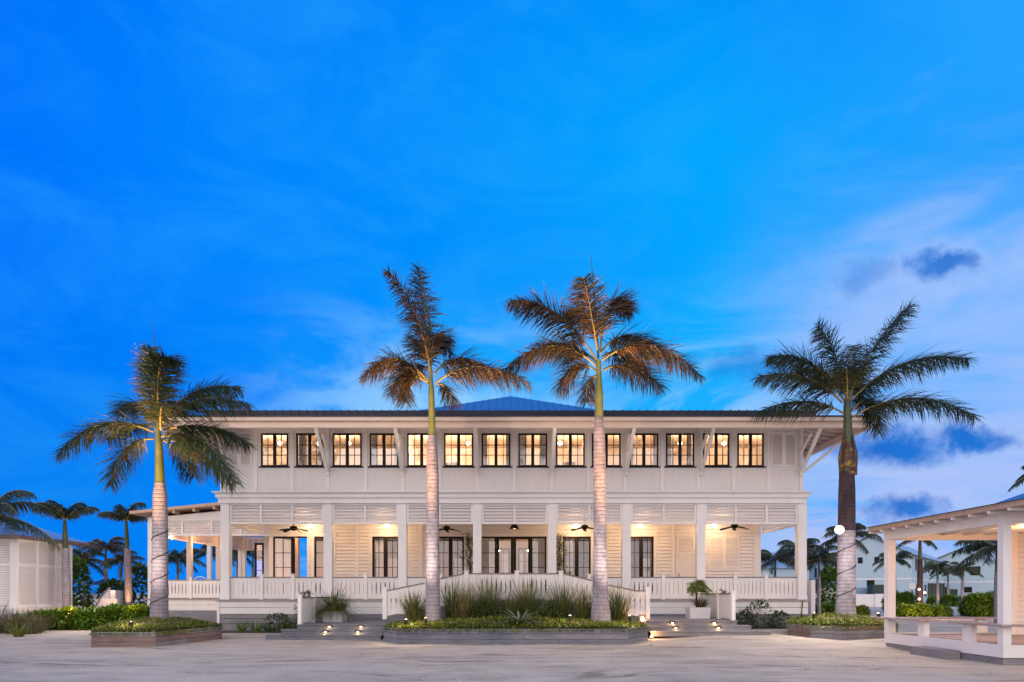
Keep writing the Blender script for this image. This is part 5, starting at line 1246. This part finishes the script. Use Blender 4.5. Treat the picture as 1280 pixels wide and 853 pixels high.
# ------------------------------------------------------------------ houses on the right
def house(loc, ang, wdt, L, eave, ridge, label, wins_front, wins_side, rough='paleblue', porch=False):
    t = thing('row_house', label, 'house', loc, local=True); t.rotation_euler = (0, 0, ang)
    h = wdt / 2                     # local: gable faces -Y, length along +Y
    m_ = MB(); m_.frontpoly([(-h, -.3), (h, -.3), (h, eave), (0, ridge), (-h, eave)], 0, .2)
    m_.box(-h, -h + .2, .2, L, -.3, eave); m_.box(h - .2, h, .2, L, -.3, eave); m_.frontpoly([(-h, -.3), (h, -.3), (h, eave), (0, ridge), (-h, eave)], L, L + .2)
    m_.build('wall', M[rough], t)
    m_ = MB()
    for s_ in (-1, 1):
        ov = .5; sl = (ridge - eave) / h; a = (s_ * (h + ov), -.4, eave - sl * ov + .08); b = (0, -.4, ridge + .08); vs = [a, (a[0], L + .5, a[2]), (0, L + .5, b[2]), b]
        vs += [(x, y, z + .12) for x, y, z in vs]; m_.add(vs, [(0, 1, 2, 3), (4, 7, 6, 5), (0, 3, 7, 4), (0, 4, 5, 1)])
    m_.build('roof', M['pale_roof'], t)
    m_ = MB(); m_.box(-h - .02, h + .02, -.03, -.002, 2.95, 3.1); m_.box(h + .002, h + .03, .2, L, 2.95, 3.1); m_.build('belt_trim', M['trim'], t)
    for x, z, w2, hh in wins_front:
        m_ = MB(); m_.box(x - w2 / 2, x + w2 / 2, -.06, -.031 if False else -.004, z, z + hh); o = m_.build('window', M['black'], t)
    for y, z, w2, hh in wins_side:
        m_ = MB(); m_.box(h + .004, h + .07, y - w2 / 2, y + w2 / 2, z, z + hh); o = m_.build('window', M['black'], t)
        f_ = MB(); f_.box(h + .071, h + .09, y - .03, y + .03, z, z + hh); f_.build('mullion', M['trim'], o)
    if porch:
        m_ = MB(); m_.box(h + .05, h + 3, .5, L - .5, 2.9, 3.15); m_.box(h + .05, h + 3, .5, L - .5, .2, .5); m_.build('porch_floor', M['white'], t)
        for k in range(6): y = .8 + (L - 1.6) * k / 5; m_ = MB(); m_.box(h + 2.7, h + 2.95, y - .12, y + .12, .5, eave); m_.build('porch_post', M['trim'], t)
    return t
ANG = -R(38.8)
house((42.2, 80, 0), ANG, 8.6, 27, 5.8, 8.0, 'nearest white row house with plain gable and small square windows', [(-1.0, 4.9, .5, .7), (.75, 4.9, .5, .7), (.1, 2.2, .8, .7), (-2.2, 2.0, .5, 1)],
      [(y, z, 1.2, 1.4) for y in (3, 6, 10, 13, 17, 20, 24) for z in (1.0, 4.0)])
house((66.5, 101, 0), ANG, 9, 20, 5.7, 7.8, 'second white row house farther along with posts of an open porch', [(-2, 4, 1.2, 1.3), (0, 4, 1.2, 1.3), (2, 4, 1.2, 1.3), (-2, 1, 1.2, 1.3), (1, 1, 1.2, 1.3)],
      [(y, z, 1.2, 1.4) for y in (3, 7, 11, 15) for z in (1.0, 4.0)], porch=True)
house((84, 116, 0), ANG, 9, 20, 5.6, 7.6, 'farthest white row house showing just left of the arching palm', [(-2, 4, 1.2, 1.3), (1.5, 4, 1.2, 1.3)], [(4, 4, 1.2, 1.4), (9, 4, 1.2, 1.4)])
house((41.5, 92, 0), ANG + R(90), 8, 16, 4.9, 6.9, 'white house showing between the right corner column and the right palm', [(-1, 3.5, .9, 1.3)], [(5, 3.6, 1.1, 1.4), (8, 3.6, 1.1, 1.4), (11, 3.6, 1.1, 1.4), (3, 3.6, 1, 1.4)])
# low walls, fence, boxes in front of the houses
Y = 62
m_ = MB(); m_.box(gx(1066, Y), gx(1109, Y), Y, Y + .3, -.05, gz(743, Y)); m_.box(gx(1093, Y) , gx(1109, Y), Y - .15, Y - .02, -.05, gz(742.6, Y)); tag(m_.build('garden_wall', M['white'], org=(gx(1090, Y), Y, 0)), 'low white garden wall before the nearest row house gable', 'wall')
m_ = MB(); m_.box(gx(1094, Y), gx(1108, Y), Y + .4, Y + 1.4, 0, gz(731, Y)); tag(m_.build('utility_box', M['darkgreen'], org=(gx(1100, Y), Y, 0)), 'dark utility box standing behind the low white garden wall', 'utility box')
m_ = MB(); m_.box(gx(1060, 64), gx(1094, 64), 64, 66, 0, gz(735, 64)); tag(m_.build('white_shed', M['pale_roof'], org=(gx(1080, 64), 64, 0)), 'low pale shed beside the dark utility box', 'shed')
Y = 58; t = thing('garden_fence', 'white walled fence with dark pickets right of the hotel corner', 'fence', (gx(1030, Y), Y, 0))
m_ = MB(); m_.box(gx(1012, Y), gx(1046, Y), Y, Y + .2, -.05, gz(735.5, Y)); m_.build('base_wall', M['white'], t)
m_ = MB()
for k in range(22): x = gx(1012, Y) + k * .105; m_.box(x - .03, x + .03, Y + .05, Y + .1, gz(735.5, Y), gz(725, Y))
m_.box(gx(1012, Y), gx(1046, Y), Y + .03, Y + .12, gz(725, Y), gz(724, Y)); m_.build('picket_panel', M['darkgreen'], t)
hedge(1017, 1046, 41, .65, .6, 'low hedge in the shade right of the hotel corner', 2200, .17, 0, 'hedges along the road')
hedge(1066, 1083, 38, .65, .6, 'small round hedge just right of the right palm trunk', 1500, .17, 0, 'hedges along the road')
hedge(1122, 1183, 36, .72, .8, 'bright lit hedge at the foot of the spotlit palm', 4000, .18, 0, 'hedges along the road')
hedge(1213, 1262, 36, 1.35, 1.4, 'big dark hedge by the road behind the right pavilion', 5000, .24, 0, 'hedges along the road')
hedge(1163, 1178, 66, .9, .8, 'small lit hedge before the row houses left of the white gate', 900, .3, 0, 'hedges along the road')
hedge(1181, 1194, 64, 1.1, .8, 'small dark hedge before the row houses right of the lit one', 900, .3, 0, 'hedges along the road')
hedge(1199, 1216, 68, 1.0, .9, 'farthest lit hedge at the bend of the road', 1000, .3, 0, 'hedges along the road')
hedge(1110, 1140, 44, 1.5, .9, 'dark shrubby hedge under the palms behind the pavilion post', 2500, .25, 0, 'hedges along the road')
bush(1038, 45, 0, .9, .7, 2.4, 2200, .3, 'green shrub beside the right palm trunk, in front of the fence', 'hedge')
Y = 72
for a, b, lb in ((1161, 1180, 'wide dark green shutter screen before the row houses'), (1187, 1196, 'narrow dark green screen right of the wide one')):
    m_ = MB(); m_.box(gx(a, Y), gx(b, Y), Y, Y + .2, 0, gz(729.5 if a < 1170 else 737, Y))
    for k in range(5): x = gx(a + (b - a) * k / 4, Y); m_.box(x - .05, x + .05, Y - .06, Y - .002, 0, gz(729 if a < 1170 else 736.5, Y))
    tag(m_.build('garden_screen', M['darkgreen'], org=(gx(a, Y), Y, 0)), lb, 'screen')
# sign
Y = 42; c = at(1140.6, 732.8, Y); t = thing('road_sign', 'blank back of a round pale road sign on a dark post', 'road sign', (c.x, Y, 0))
m_ = MB(); vs = [(c.x + .24 * math.cos(a), c.z + .24 * math.sin(a)) for a in [math.pi / 8 + k * math.pi / 4 for k in range(8)]]; m_.frontpoly(vs, Y, Y + .02); m_.build('plate', M['signm'], t)
m_ = MB(); m_.tube([(c.x, Y + .05, 0), (c.x, Y + .05, c.z + .2)], .035, 8); m_.build('post', M['black'], t)
# parked car in the distance
Y = 78; x = gx(1222, Y); t = thing('parked_car', 'silver parked car far along the road by the big hedge', 'car', (x, Y, 0))
m_ = MB(); m_.frontpoly([(x - 2.1, .35), (x + 2.1, .35), (x + 2.15, .8), (x + 1.3, .95), (x + .8, 1.45), (x - .9, 1.45), (x - 1.5, .98), (x - 2.15, .85)], Y, Y + 1.7); m_.build('body', M['carpaint'], t)
m_ = MB(); m_.frontpoly([(x - 1.35, .98), (x + 1.1, .98), (x + .72, 1.38), (x - .82, 1.38)], Y - .01, Y + .0); m_.build('side_window', M['black'], t)
for q in (-1.3, 1.3):
    m_ = MB(); m_.tube([(x + q, Y - .02, .33), (x + q, Y + .2, .33)], .33, 14); m_.build('wheel', M['tyre'], t)
for px, py, Y in ((1149, 737, 37.4), (1149, 749, 37.2), (1156, 741, 37.4)):
    p = at(px, py, Y); m_ = MB(); m_.ball(p, .06, .06, .06, 8, 6)
    tag(m_.build('trunk_lamp', M['bulb'], org=p), {737: 'upper glowing lamp on the spotlit palm trunk behind the pavilion', 749: 'lower glowing lamp at the foot of the spotlit palm', 741: 'small glowing lamp right of the spotlit palm trunk'}[py], 'lamp', 'lamps on the spotlit palm')
light('hedge_lamp', 'POINT', at(1149, 748, 34.2), 420, AMBER, None, .06)
light('row_house_lamp', 'POINT', (gx(1172, 66), 64.5, .8), 120, AMBER, None, .1)
light('row_house_lamp', 'POINT', (gx(1204, 70), 68.5, .8), 120, AMBER, None, .1)
